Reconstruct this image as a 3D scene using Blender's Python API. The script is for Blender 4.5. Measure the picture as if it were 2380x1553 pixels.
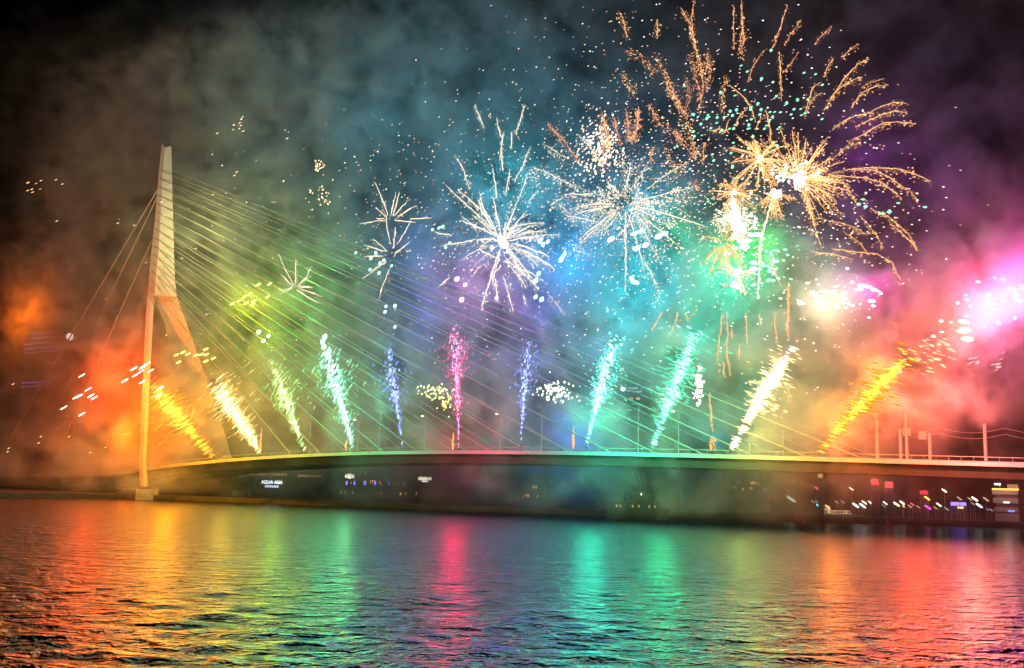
import bpy, math, random
import numpy as np
from mathutils import Vector, Matrix

for o in list(bpy.data.objects):
    bpy.data.objects.remove(o)
S = bpy.context.scene
COL = S.collection
rng = np.random.default_rng(11)
random.seed(11)

# ------------------------------------------------------------------ camera, sky, exposure
CAM_Z, PITCH, ROLL = 9.0, math.radians(8.7), math.radians(1.5)
FPX, CX, CY = 2286.0, 1190.0, 776.5           # focal length and centre in units of a 2380 wide picture
fw = Vector((0, math.cos(PITCH), math.sin(PITCH)))
r0 = Vector((1, 0, 0)); u0 = Vector((0, -math.sin(PITCH), math.cos(PITCH)))
rt = r0 * math.cos(ROLL) + u0 * math.sin(ROLL)
up = u0 * math.cos(ROLL) - r0 * math.sin(ROLL)
CAM = Vector((0, 0, CAM_Z))
cd = bpy.data.cameras.new('camera')
cd.sensor_width = 36.0
cd.lens = 36.0 * FPX / 2380.0
cd.clip_start, cd.clip_end = 0.5, 6000
cam = bpy.data.objects.new('camera', cd)
cam.matrix_world = Matrix.Translation(CAM) @ Matrix(((rt.x, up.x, -fw.x), (rt.y, up.y, -fw.y), (rt.z, up.z, -fw.z))).to_4x4()
COL.objects.link(cam)
S.camera = cam

world = bpy.data.worlds.new('World')
S.world = world
world.use_nodes = True
wn = world.node_tree.nodes; wl = world.node_tree.links
bg = wn['Background']
sky_tex = wn.new('ShaderNodeTexSky'); sky_tex.sky_type = 'NISHITA'; sky_tex.sun_disc = False
sky_tex.sun_elevation = math.radians(-9.0); sky_tex.sun_rotation = math.radians(200)
wl.new(sky_tex.outputs[0], bg.inputs['Color'])
bg.inputs['Strength'].default_value = 0.05

S.view_settings.view_transform = 'Standard'
S.view_settings.look = 'None'
S.view_settings.exposure = 0.45
S.view_settings.gamma = 1.0
S.view_settings.use_curve_mapping = False
S.render.engine = 'CYCLES'
cy = S.cycles
cy.use_denoising = True
cy.use_adaptive_sampling = True
cy.adaptive_threshold = 0.02
cy.max_bounces = 4; cy.diffuse_bounces = 1; cy.glossy_bounces = 2; cy.transmission_bounces = 2
cy.volume_bounces = 0; cy.transparent_max_bounces = 8
cy.caustics_reflective = False; cy.caustics_refractive = False
cy.sample_clamp_indirect = 6.0
cy.sample_clamp_direct = 30.0
cy.volume_step_rate = 2.5
cy.volume_max_steps = 256

# ------------------------------------------------------------------ geometry helpers
def ray(px, py):
    return fw + rt * ((px - CX) / FPX) - up * ((py - CY) / FPX)
def at(px, py, Y):
    d = ray(px, py); return CAM + d * (Y / d.y)
def at_z(px, py, z):
    d = ray(px, py); return CAM + d * ((z - CAM_Z) / d.z)

P0 = at(333, 1140, 372.0); P0.z = 0
P1 = at(2380, 1076, 215.0); P1.z = 0
D = (P1 - P0).normalized(); N = Vector((-D.y, D.x, 0))
ANG = math.atan2(D.y, D.x)
BR = Matrix.Translation(P0) @ Matrix.Rotation(ANG, 4, 'Z')
def at_v(px, py, v):                              # where the sight line meets the upright plane v metres beyond the bridge's near edge
    d = ray(px, py); t = (v - (CAM - P0).dot(N)) / d.dot(N)
    return CAM + d * t
def to_uvz(p):
    q = p - P0; return Vector((q.dot(D), q.dot(N), p.z))
def uvz(u, v, z):
    return P0 + D * u + N * v + Vector((0, 0, z))
def px_of(p):
    q = p - CAM; w = q.dot(fw); return CX + FPX * q.dot(rt) / w, CY - FPX * q.dot(up) / w
def ppm(p):                                       # picture units per metre at a point
    return FPX / (p - CAM).dot(fw)

bridge_root = [None]                               # the bridge's parts are measured in the world, all others from their own base
def link_mesh(name, verts, faces, mat, parent=None, smooth=False):
    me = bpy.data.meshes.new(name)
    me.from_pydata([tuple(v) for v in verts], [], faces)
    me.materials.append(mat)
    if smooth:
        me.polygons.foreach_set('use_smooth', [True] * len(me.polygons))
    me.update()
    o = bpy.data.objects.new(name, me)
    COL.objects.link(o)
    if parent is not None:
        o.parent = parent
        if parent is bridge_root[0]: o.matrix_parent_inverse = Matrix.Translation(-parent.location)
    return o
def tag(o, label=None, cat=None, group=None, kind=None):
    if label: o['label'] = label
    if cat: o['category'] = cat
    if group: o['group'] = group
    if kind: o['kind'] = kind
    return o
def thing(name, loc, label, cat, group=None):
    o = bpy.data.objects.new(name, None); o.empty_display_size = 1
    o.location = loc; o.matrix_world = Matrix.Translation(loc)
    COL.objects.link(o)
    return tag(o, label, cat, group)

class MB:                                         # collects boxes, tubes and prisms into one mesh
    def __init__(s): s.v = []; s.f = []
    def add(s, vs, fs):
        k = len(s.v); s.v += [Vector(v) for v in vs]; s.f += [tuple(i + k for i in f) for f in fs]; return s
    def frame_box(s, o, ax, ay, az):              # box from corner o with three edge vectors
        o = Vector(o); c = [o + ax * i + ay * j + az * k for k in (0, 1) for j in (0, 1) for i in (0, 1)]
        return s.add(c, [(0, 2, 3, 1), (4, 5, 7, 6), (0, 1, 5, 4), (2, 6, 7, 3), (0, 4, 6, 2), (1, 3, 7, 5)])
    def box(s, lo, hi):
        return s.frame_box(lo, Vector((hi[0] - lo[0], 0, 0)), Vector((0, hi[1] - lo[1], 0)), Vector((0, 0, hi[2] - lo[2])))
    def tube(s, pts, rad, n=6, cap=True):
        pts = [Vector(p) for p in pts]
        rad = rad if hasattr(rad, '__len__') else [rad] * len(pts)
        k0 = len(s.v)
        for i, p in enumerate(pts):
            t = (pts[min(i + 1, len(pts) - 1)] - pts[max(i - 1, 0)]).normalized()
            a = t.cross(Vector((0, 0, 1)) if abs(t.z) < .9 else Vector((1, 0, 0))).normalized(); b = t.cross(a)
            for j in range(n):
                th = 2 * math.pi * j / n
                s.v.append(p + (a * math.cos(th) + b * math.sin(th)) * rad[i])
        for i in range(len(pts) - 1):
            for j in range(n):
                s.f.append((k0 + i * n + j, k0 + i * n + (j + 1) % n, k0 + (i + 1) * n + (j + 1) % n, k0 + (i + 1) * n + j))
        if cap:
            s.f.append(tuple(k0 + j for j in range(n))[::-1]); s.f.append(tuple(k0 + (len(pts) - 1) * n + j for j in range(n)))
        return s
    def loft(s, rings, cap=True):
        n = len(rings[0]); k0 = len(s.v)
        for r in rings: s.v += [Vector(p) for p in r]
        for i in range(len(rings) - 1):
            for j in range(n):
                s.f.append((k0 + i * n + j, k0 + i * n + (j + 1) % n, k0 + (i + 1) * n + (j + 1) % n, k0 + (i + 1) * n + j))
        if cap:
            s.f.append(tuple(k0 + j for j in range(n))[::-1]); s.f.append(tuple(k0 + (len(rings) - 1) * n + j for j in range(n)))
        return s
    def sphere(s, c, r, seg=8, rings=5, sc=(1, 1, 1)):
        c = Vector(c); k0 = len(s.v)
        s.v.append(c + Vector((0, 0, r * sc[2])))
        for i in range(1, rings):
            a = math.pi * i / rings
            for j in range(seg):
                b = 2 * math.pi * j / seg
                s.v.append(c + Vector((r * sc[0] * math.sin(a) * math.cos(b), r * sc[1] * math.sin(a) * math.sin(b), r * sc[2] * math.cos(a))))
        s.v.append(c - Vector((0, 0, r * sc[2])))
        e = len(s.v) - 1
        for j in range(seg):
            s.f.append((k0, k0 + 1 + j, k0 + 1 + (j + 1) % seg))
            for i in range(rings - 2):
                a = k0 + 1 + i * seg
                s.f.append((a + j, a + seg + j, a + seg + (j + 1) % seg, a + (j + 1) % seg))
            a = k0 + 1 + (rings - 2) * seg
            s.f.append((a + j, e, a + (j + 1) % seg))
        return s
    def build(s, name, mat, parent=None, smooth=False):
        return link_mesh(name, s.v, s.f, mat, parent, smooth)

# ------------------------------------------------------------------ materials
def mat_new(name):
    m = bpy.data.materials.new(name); m.use_nodes = True
    return m, m.node_tree.nodes, m.node_tree.links
def surf(name, col, rough=0.6, metal=0.0, var=0.15, scale=0.6, bump=0.0):
    m, n, l = mat_new(name)
    b = n['Principled BSDF']
    b.inputs['Roughness'].default_value = rough; b.inputs['Metallic'].default_value = metal
    tc = n.new('ShaderNodeTexCoord'); no = n.new('ShaderNodeTexNoise'); no.inputs['Scale'].default_value = scale; no.inputs['Detail'].default_value = 6
    l.new(tc.outputs['Object'], no.inputs['Vector'])
    r = n.new('ShaderNodeValToRGB')
    r.color_ramp.elements[0].position = .3; r.color_ramp.elements[1].position = .7
    r.color_ramp.elements[0].color = tuple(c * (1 - var) for c in col) + (1,)
    r.color_ramp.elements[1].color = tuple(min(1, c * (1 + var)) for c in col) + (1,)
    l.new(no.outputs['Fac'], r.inputs['Fac']); l.new(r.outputs['Color'], b.inputs['Base Color'])
    if bump:
        bp = n.new('ShaderNodeBump'); bp.inputs['Strength'].default_value = bump; bp.inputs['Distance'].default_value = .1
        l.new(no.outputs['Fac'], bp.inputs['Height']); l.new(bp.outputs['Normal'], b.inputs['Normal'])
    return m
def glow(name, col, strength):
    m, n, l = mat_new(name)
    n.remove(n['Principled BSDF'])
    e = n.new('ShaderNodeEmission'); e.inputs['Color'].default_value = (*col, 1); e.inputs['Strength'].default_value = strength
    l.new(e.outputs[0], n['Material Output'].inputs['Surface'])
    m.cycles.emission_sampling = 'NONE'
    return m
M = {}
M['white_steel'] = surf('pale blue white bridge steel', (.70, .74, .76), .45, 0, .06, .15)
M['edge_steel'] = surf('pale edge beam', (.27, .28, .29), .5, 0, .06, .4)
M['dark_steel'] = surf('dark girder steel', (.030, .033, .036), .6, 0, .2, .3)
M['concrete'] = surf('river concrete', (.30, .29, .27), .85, 0, .25, .5, .3)
M['asphalt'] = surf('bridge asphalt', (.05, .05, .05), .9)
M['cable'] = surf('weathered cable sheath', (.26, .26, .25), .4, 0, .05, .2)
M['post'] = surf('grey lamp post paint', (.35, .35, .35), .5)
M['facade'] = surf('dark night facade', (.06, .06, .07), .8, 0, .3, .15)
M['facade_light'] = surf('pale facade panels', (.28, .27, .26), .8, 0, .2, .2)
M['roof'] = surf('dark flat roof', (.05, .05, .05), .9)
M['quay'] = surf('quay stone', (.06, .055, .05), .9, 0, .3, .4, .3)
M['earth'] = surf('bank paving', (.08, .08, .08), .9)
M['hull_red'] = surf('red hull paint', (.45, .03, .03), .45)
M['hull_dark'] = surf('black hull paint', (.012, .012, .014), .9)
M['hull_white'] = surf('white boat paint', (.75, .72, .68), .4, 0, .08, .5)
M['glass'] = surf('dark boat glass', (.02, .025, .03), .1)
M['buoy'] = surf('orange brown buoy paint', (.40, .14, .04), .5)

# ------------------------------------------------------------------ water
def build_water():
    m, n, l = mat_new('river water at night')
    b = n['Principled BSDF']
    b.inputs['Base Color'].default_value = (.006, .010, .012, 1)
    b.inputs['Roughness'].default_value = .17
    b.inputs['IOR'].default_value = 1.75
    geo = n.new('ShaderNodeNewGeometry')
    prev = None
    for (sx, sy, sc, dist, st, det) in ((.5, 1.0, .45, 1.25, 1.0, 2), (.85, 1.0, 1.2, .56, 1.0, 2), (1.15, .9, 2.5, .24, 1.0, 2)):
        mp = n.new('ShaderNodeMapping'); mp.inputs['Scale'].default_value = (sx, sy, 1); mp.inputs['Rotation'].default_value = (0, 0, math.radians(4))
        l.new(geo.outputs['Position'], mp.inputs['Vector'])
        no = n.new('ShaderNodeTexNoise'); no.inputs['Scale'].default_value = sc; no.inputs['Detail'].default_value = det; no.inputs['Distortion'].default_value = .6
        l.new(mp.outputs[0], no.inputs['Vector'])
        bp = n.new('ShaderNodeBump'); bp.inputs['Strength'].default_value = st; bp.inputs['Distance'].default_value = dist
        l.new(no.outputs['Fac'], bp.inputs['Height'])
        if prev: l.new(prev.outputs['Normal'], bp.inputs['Normal'])
        prev = bp
    l.new(prev.outputs['Normal'], b.inputs['Normal'])
    # rows bunch up near the camera, where single waves show
    rr = np.concatenate([np.linspace(3, 29, 20), 1.0 / np.linspace(1 / 30.0, 1 / 1400.0, 640)])
    R, A = len(rr), 560
    th = np.radians(np.linspace(-78, 78, A))
    X = rr[:, None] * np.sin(th)[None]; Y = rr[:, None] * np.cos(th)[None]
    Z = np.zeros_like(X)
    r2 = np.random.default_rng(5)
    for k in range(60):
        lam = 1.1 * (4.6 ** r2.random()); a = math.radians(90 + r2.normal(0, 30)); ph = r2.random() * 6.28
        kk = 2 * math.pi / lam; w = kk * (X * math.cos(a) + Y * math.sin(a)) + ph
        fade = np.clip((lam * 9.0 * 983 / 6.0 / np.maximum(rr, 1) ** 2), 0, 1)[:, None]
        Z += fade * lam * .0034 * np.sin(w)
    vs = np.stack([X, Y, Z], -1).reshape(-1, 3)
    idx = np.arange(R * A).reshape(R, A)
    q = np.stack([idx[:-1, :-1], idx[:-1, 1:], idx[1:, 1:], idx[1:, :-1]], -1).reshape(-1, 4)[:, ::-1]
    me = bpy.data.meshes.new('water')
    me.vertices.add(len(vs)); me.vertices.foreach_set('co', vs.astype(np.float32).ravel())
    me.loops.add(q.size); me.loops.foreach_set('vertex_index', q.astype(np.int32).ravel())
    me.polygons.add(len(q)); me.polygons.foreach_set('loop_start', np.arange(0, q.size, 4, dtype=np.int32))
    me.polygons.foreach_set('use_smooth', np.ones(len(q), dtype=bool))
    me.materials.append(m); me.update(calc_edges=True)
    o = bpy.data.objects.new('water', me); COL.objects.link(o)
    tag(o, 'dark rippled river reflecting the coloured fireworks', None, None, 'structure')
build_water()

# ------------------------------------------------------------------ the bridge
deck_px = [(345, 1088), (500, 1068), (640, 1059), (800, 1052), (1000, 1048), (1300, 1050), (1600, 1054), (2000, 1063), (2380, 1077)]
_du = np.array([[*to_uvz(at_v(x, y, 0.0))] for x, y in deck_px])
_pf = np.polyfit(_du[:, 0], _du[:, 2], 3)
def deck_z(u):
    uc = min(max(u, -20.0), 310.0)
    z = float(np.polyval(_pf, uc))
    return z + (u - uc) * (-.02 if u > 0 else .03) * (1 if u > 0 else 1)
print('DECK', [(round(a[0]), round(a[2], 1), round(deck_z(a[0]), 1)) for a in _du])
DW = 32.0

bridge = thing('cable_stayed_bridge', uvz(0, 16, 0), 'long white cable-stayed bridge with one tall forked pylon crossing the river', 'bridge')
bridge_root[0] = bridge
us = [-140 + 10 * i for i in range(55)]
def deck_loft(name, prof, mat, parent=bridge):
    mb = MB(); mb.loft([[uvz(u, v, deck_z(u) + z) for v, z in prof] for u in us])
    return mb.build(name, mat, parent)
deck_loft('deck', [(.6, -1.0), (31.4, -1.0), (31.4, -.35), (.6, -.35)], M['asphalt'])
deck_loft('edge_beam', [(.5, -1.0), (.5, -.02), (.15, .02), (0, -.2), (-.1, -1.0)], M['edge_steel'])
deck_loft('edge_beam', [(31.5, -1.25), (32.15, -1.25), (32.0, -.25), (31.85, .02), (31.5, -.02)], M['edge_steel'])
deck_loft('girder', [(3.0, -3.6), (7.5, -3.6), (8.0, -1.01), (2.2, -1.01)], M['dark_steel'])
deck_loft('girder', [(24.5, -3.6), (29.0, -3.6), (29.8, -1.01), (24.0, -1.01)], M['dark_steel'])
rl = MB()
for i in range(200):
    u = -130 + 2.6 * i
    for v in (.32, 31.68):
        rl.frame_box(uvz(u, v - .03, deck_z(u) - .02), D * .06, N * .06, Vector((0, 0, 1.02)))
o = rl.build('railing_post', M['post'], bridge); tag(o, kind='stuff')
for v in (.32, 31.68):
    r_ = MB(); r_.loft([[uvz(u, v + a, deck_z(u) + b) for a, b in ((-.05, .98), (.05, .98), (.05, 1.08), (-.05, 1.08))] for u in us])
    r_.build('handrail', M['post'], bridge)

pylon = bpy.data.objects.new('pylon', None); COL.objects.link(pylon); pylon.parent = bridge
pylon.matrix_parent_inverse = Matrix.Translation(-bridge.location)
MASTV = 14.0
def mast_pt(px, py, v=MASTV): return at_v(px, py, v)
_m = mast_pt(385, 500); BK = Vector((_m.x, _m.y, 0)).normalized()      # the plates run back along this bearing
mast = [(334, 376, 383, 398, 345, 340), (404, 369, 378, 399.5, 404, 404), (510, 360, 373, 402.5, 510, 510), (591, 351, 368, 404.5, 591, 591), (654, 345.5, 362, 407, 654, 654), (690, 343, 359.5, 411, 690, 690)]
mb = MB(); rings = []
for (yl, xl, xm, xr, ym, yr) in mast:
    a, b, c = mast_pt(xl, yl), mast_pt(xm, ym), mast_pt(xr, yr)
    w = (c - a).length
    rings.append([a, b - BK * (.18 * w), c, c + BK * (.55 * w), a + BK * (.55 * w)])
mb.loft(rings[::-1]); mb.build('mast', M['white_steel'], pylon)
near = [(690, 342.5, 359.5, 13.5), (725, 339.5, 356.5, 12), (800, 336, 352.5, 9), (913, 330, 347, 4.6), (991, 327, 344, 2.0), (1069, 323, 339.5, -.8), (1085, 323.5, 340, -1.1), (1131, 325.5, 344, -1.6)]
far = [(690, 360.5, 411, 14.5), (725, 372, 424, 16), (756, 386, 435, 17), (850, 400, 469, 20), (900, 420, 487, 22), (988, 455, 516, 26), (1058, 487, 537, 29), (1100, 505, 551, 31), (1128, 517, 561, 32)]
for nm, tab, lab in (('leg', near, 'slim near leg standing on the low river pier'), ('leg', far, 'broad far leg behind the deck')):
    mb = MB(); rings = []
    for (y, xl, xr, v) in tab:
        a, c = at_v(xl, y, v), at_v(xr, y, v); w = (c - a).length
        t = 4.6 if tab is near else 4.0
        rings.append([a, (a + c) / 2 - BK * .5, c, c + BK * t, a + BK * t])
    mb.loft(rings[::-1]); o = mb.build(nm, M['white_steel'], pylon); o['label'] = lab
# pier under the near leg, and its twin under the far leg
for (v, uu) in ((-1.5, None), (33, None)):
    c = to_uvz(at_v(321, 1145, v)) if v < 0 else to_uvz(at_v(540, 1128, v))
    pm = MB(); pm.loft([[uvz(c.x + a * 6.6, c.y + b * 5.0, z) for a, b in ((-1, -.7), (-.8, -1), (.8, -1), (1, -.7), (1, .7), (.8, 1), (-.8, 1), (-1, .7))] for z in (-2, 3.2, 3.9)])
    pm.build('pier', M['concrete'], bridge)

# stays: sixteen in each of two planes, anchored down the mast and spread along the deck edges
def edge_u(px, v):
    return to_uvz(at_v(px, 1056, v)).x
u_hi, u_lo = edge_u(2010, .3), edge_u(610, .3)
for plane in (0, 1):
    for k in range(16):
        y = 396 + 19.5 * k
        if plane == 0:
            xl = np.interp(y, [334, 404, 510, 591, 654, 725], [378, 372, 364, 356, 351, 345]); top = at_v(xl, y, MASTV - 1.2); v = .9
        else:
            xl = np.interp(y, [334, 404, 510, 591, 654, 725], [395, 397, 400, 402, 404, 409]); top = at_v(xl, y - 2, MASTV + .6); v = 31.1
        u = u_hi + (u_lo - u_hi) * (k / 15.0)
        bot = uvz(u, v, deck_z(u) - .3)
        MB().tube([top, bot], .17, 6).build('stay_cable', M['cable'], bridge)
for (x, y, u, v, rad) in ((367, 440, -112, 8, .28), (372, 444, -112, 24, .28), (352, 560, -70, 8, .22)):
    top = at_v(x, y, MASTV)
    o = MB().tube([top, uvz(u, v, 13)], rad, 8).build('back_stay', M['cable'], bridge)

# ------------------------------------------------------------------ smoke: drifting banks of powder smoke round and behind the bridge
# each puff: picture-free bridge coordinates come from a sight line met v metres beyond the near edge; size along / across / up in metres; amount
PUFF = [
    # px, py, v, su, sv, sz, amount
    (230, 850, 24, 38, 26, 24, 3.0), (60, 740, 30, 36, 26, 28, 2.0), (330, 960, 20, 34, 24, 22, 2.6), (110, 960, 34, 40, 26, 30, 1.6),
    (420, 760, 26, 30, 26, 34, 1.5), (560, 640, 34, 34, 26, 34, 1.1), (620, 560, 44, 26, 24, 20, .6), (560, 900, 40, 40, 26, 34, .8),
    (760, 720, 42, 40, 26, 40, .75), (850, 560, 40, 30, 24, 18, .55), (780, 930, 44, 40, 26, 26, .8), (960, 860, 44, 40, 26, 40, .7),
    (1050, 680, 34, 24, 22, 24, 1.0), (1130, 600, 32, 26, 22, 26, .8), (1190, 560, 25, 16, 16, 14, .8), (1150, 880, 44, 40, 26, 36, .6),
    (1270, 660, 30, 22, 20, 26, 1.0), (1380, 620, 28, 24, 22, 24, 1.0), (1470, 560, 28, 22, 20, 18, .9), (1480, 700, 26, 24, 20, 24, 1.2),
    (1400, 860, 40, 34, 24, 34, .9), (1600, 650, 26, 24, 20, 18, 1.0), (1710, 660, 22, 20, 18, 16, 1.3), (1620, 830, 34, 28, 22, 28, 1.0),
    (1740, 560, 24, 18, 16, 14, .8), (1780, 800, 30, 22, 18, 26, 1.0), (1935, 690, 6, 9, 12, 7, 5.0), (1890, 720, 10, 9, 10, 7, 2.4), (1960, 650, 8, 10, 10, 6, 2.5), (1880, 620, 16, 14, 12, 9, 1.2),
    (1820, 880, 18, 16, 18, 16, 1.8), (1980, 780, 22, 18, 16, 16, 1.0), (2120, 720, 18, 18, 14, 14, 1.3), (2340, 690, 2, 13, 14, 7, 4.5), (2290, 720, 4, 9, 10, 6, 4.0), (2370, 650, 4, 10, 10, 6, 4.0), (2170, 680, 6, 10, 10, 8, 2.2),
    (2230, 770, 10, 10, 10, 9, 1.9), (2150, 850, 6, 14, 12, 9, 2.4), (2080, 900, 5, 10, 10, 8, 1.8), (2010, 960, 5, 9, 9, 8, 2.0), (1900, 1030, 6, 7, 8, 6, 1.0), (2330, 560, 30, 22, 20, 18, .7),
    (1350, 1105, 50, 60, 22, 13, 2.6), (1720, 1120, 56, 34, 22, 13, 1.6), (1880, 1120, 60, 10, 24, 10, .5), (1050, 1120, 48, 60, 24, 13, 2.2), (650, 1110, 50, 50, 24, 9, 1.6), (250, 1110, 30, 50, 30, 12, 3.0), (60, 1090, 30, 50, 30, 14, 3.0), (700, 1010, 40, 60, 20, 9, .8),
    (1200, 1010, 42, 60, 20, 9, .8), (1660, 1000, 38, 40, 20, 9, .8),
    # smoke rolling down past the parapet towards the water
    (1330, 1115, -10, 60, 22, 11, .06), (1600, 1120, -10, 44, 22, 11, .05), (1080, 1125, -10, 44, 22, 11, .04), (200, 1090, -8, 50, 30, 16, .45),
    # the smoke each fountain trails
    (425, 985, 0, 5, 9, 8, .7), (376, 913, 1, 6, 9, 8, .8), (568, 985, 0, 5, 9, 8, .7), (520, 913, 1, 6, 9, 8, .8), (672, 960, 0, 5, 9, 8, .7), (648, 875, 1, 6, 9, 8, .8), (796, 950, 0, 5, 9, 8, .7), (768, 840, 1, 6, 9, 8, .8), (922, 930, 0, 5, 9, 8, .7), (908, 838, 1, 6, 9, 8, .8), (1064, 900, 0, 5, 9, 8, .7), (1058, 800, 1, 6, 9, 8, .8), (1214, 920, 0, 5, 9, 8, .7), (1224, 823, 1, 6, 9, 8, .8), (1384, 935, 0, 5, 9, 8, .7), (1416, 825, 1, 6, 9, 8, .8), (1552, 935, 0, 5, 9, 8, .7), (1596, 816, 1, 6, 9, 8, .8), (1752, 950, 0, 5, 9, 8, .7), (1809, 850, 1, 6, 9, 8, .8), (1985, 945, 0, 5, 9, 8, .7), (2073, 853, 1, 6, 9, 8, .8), (1075, 690, 2, 8, 10, 10, .9), (1940, 1020, 0, 5, 8, 5, 1.6), (2200, 800, 2, 9, 10, 8, 1.8),
    # the thin high veil
    (120, 420, 50, 60, 40, 40, 1.3), (330, 180, 50, 60, 40, 36, 1.1), (600, 110, 50, 50, 40, 30, 1.5), (640, 330, 50, 50, 40, 26, .9),
    (1000, 130, 50, 50, 40, 26, .9), (1000, 400, 50, 50, 40, 30, .35), (1330, 300, 50, 40, 40, 34, .22), (1700, 300, 40, 50, 36, 40, .10), (2150, 350, 40, 36, 34, 40, .08),
    (150, 10, 50, 60, 40, 30, 1.3),
]
# lamps tied to the fireworks in watts: sight line, metres beyond the near edge, red, green, blue
LAMP = {
    # name: (px, py, v, r, g, b)
    'f1': (400, 980, -15, 71767, 20213, 0),
    'g1': (400, 930, -4, 7500, 2000, 0),
    'f2': (530, 970, -15, 15680, 9520, 336),
    'g2': (530, 920, -4, 999, 0, 0),
    'f3': (650, 940, -15, 9824, 18102, 358),
    'g3': (650, 890, -4, 0, 0, 0),
    'f4': (770, 900, -15, 0, 22336, 7515),
    'g4': (770, 850, -4, 0, 0, 0),
    'f5': (910, 880, -15, 0, 0, 2114),
    'g5': (910, 830, -4, 300, 500, 2200),
    'f6': (1060, 880, -15, 0, 0, 0),
    'g6': (1060, 830, -4, 1300, 20, 400),
    'f7': (1225, 880, -15, 0, 0, 3023),
    'g7': (1225, 830, -4, 300, 450, 2200),
    'f8': (1405, 870, -15, 0, 0, 8),
    'g8': (1405, 820, -4, 0, 0, 1626),
    'f9': (1570, 880, -15, 0, 0, 0),
    'g9': (1570, 830, -4, 70, 2100, 840),
    'f10': (1780, 910, -15, 9139, 8386, 967),
    'g10': (1780, 860, -4, 0, 0, 0),
    'f11': (2030, 930, -15, 0, 0, 0),
    'g11': (2030, 880, -4, 7500, 1500, 20),
    't1': (1052, 1015, 34, 1104, 0, 0),  # torch lamps, tinted to light the haze under the deck
    't2': (1332, 1008, 34, 0, 977, 5777),
    't3': (1650, 1025, 34, 0, 817, 1062),
    't4': (603, 1000, 34, 267, 0, 0),
    't5': (800, 1010, 34, 0, 182, 380),
    'k1': (440, 1035, -15, 8119, 3747, 0),  # k rows: low lamps added by the fountain feet to colour the far water
    'k2': (590, 1040, -15, 4933, 2657, 41),
    'k4': (812, 1020, -15, 1215, 6893, 1817),
    'k6': (1062, 1015, -15, 21072, 0, 1700),
    'k8': (1375, 1010, -15, 218, 28421, 16290),
    'k9': (1535, 1015, -15, 0, 20756, 6699),
    'k10': (1720, 1025, -15, 8731, 12502, 1368),
    'k11': (1930, 1030, -15, 26000, 4680, 0),
    'k12': (2120, 1000, -15, 49258, 2574, 0),
    'pinklow': (2345, 800, -18, 18000, 2500, 12000),  # added under the flare to turn the water pink
    'sk1': (90, 400, -34, 22000, 10000, 5500),  # sk rows: fill lamps added to light the thin high smoke
    'sk2': (500, 240, -34, 0, 14000, 16800),
    'sk3': (850, 260, -34, 0, 44000, 66000),
    'red': (230, 870, -8, 76000, 4300, 200),
    'red2': (110, 850, 13, 0, 0, 0),
    'or': (340, 900, -8, 16000, 5200, 0),
    'left': (40, 720, 13, 19663, 2916, 0),  # fill added to spread orange over the smoke at far left
    'left4': (60, 960, 8, 0, 0, 0),
    'left2': (190, 730, 13, 0, 0, 0),
    'left3': (300, 1010, 13, 17000, 2600, 0),  # another added fill for the low orange smoke
    'b1': (685, 665, 13, 0, 14695, 2502),
    'b2': (910, 540, 13, 0, 0, 4969),
    'b4a': (1165, 555, 13, 0, 0, 2322),
    'b4b': (1165, 400, 13, 0, 14000, 17000),  # teal fill added for the smoke high above mid span
    'b5': (1455, 470, 13, 0, 5000, 8500),
    'b5b': (1400, 300, 13, 0, 0, 2062),
    'pinkstar': (1070, 660, 13, 7500, 600, 4800),
    'lilac': (1180, 720, 13, 2100, 489, 3849),
    'blue': (1300, 600, 13, 0, 4261, 11544),
    'blue2': (1250, 720, 13, 0, 0, 2106),
    'teal': (1470, 650, 13, 0, 7569, 10033),
    'teal2': (1420, 760, 13, 0, 4200, 4600),
    'mint': (1700, 650, 13, 0, 8743, 5832),
    'mint2': (1620, 760, 13, 0, 3600, 2500),
    'violet': (1745, 580, 13, 0, 7298, 0),
    'bluev': (1560, 540, 13, 0, 1901, 0),
    'b6a': (1850, 420, 13, 0, 0, 0),
    'b6b': (1760, 360, 13, 0, 0, 0),
    'b6c': (1710, 500, 13, 0, 0, 0),
    'b6d': (2000, 350, 13, 9000, 0, 13000),  # purple fill added to tint the upper right smoke
    'cream': (1935, 690, 2, 3465, 3217, 1815),
    'cream2': (1860, 660, 8, 1800, 1900, 900),
    'mag': (2035, 670, 0, 3240, 54, 2250),
    'pink': (2340, 690, -6, 13000, 2600, 7500),
    'pinkb': (2300, 715, -4, 5000, 2000, 1700),
    'pinkc': (2392, 655, -4, 9000, 800, 6000),
    'creamb': (1905, 715, 2, 1694, 1617, 923),
    'creamc': (1962, 655, 4, 1210, 440, 1100),
    'py': (405, 520, -4, 28508, 27972, 8214),  # fill added to brighten the upper pylon
    'pinklow2': (2250, 1000, -16, 60000, 12000, 8000),  # low lamp added to colour the water at the right
    'pink2': (2280, 640, 8, 4661, 0, 0),
    'pink3': (2480, 600, 8, 9000, 0, 4500),
    'plum': (2130, 800, 8, 1517, 0, 0),
    'star': (2240, 765, -6, 0, 198, 0),
    'star2': (2170, 840, 8, 7000, 1300, 100),
    'amber': (570, 700, 13, 10233, 14382, 0),
    'amber2': (480, 560, 13, 0, 0, 0),
    'green': (610, 780, 13, 0, 6127, 0),
    'mid': (930, 715, 13, 0, 0, 10501),
    'brown': (1930, 900, -10, 0, 0, 0),
}
SMOKE_DENS = 0.062
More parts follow.
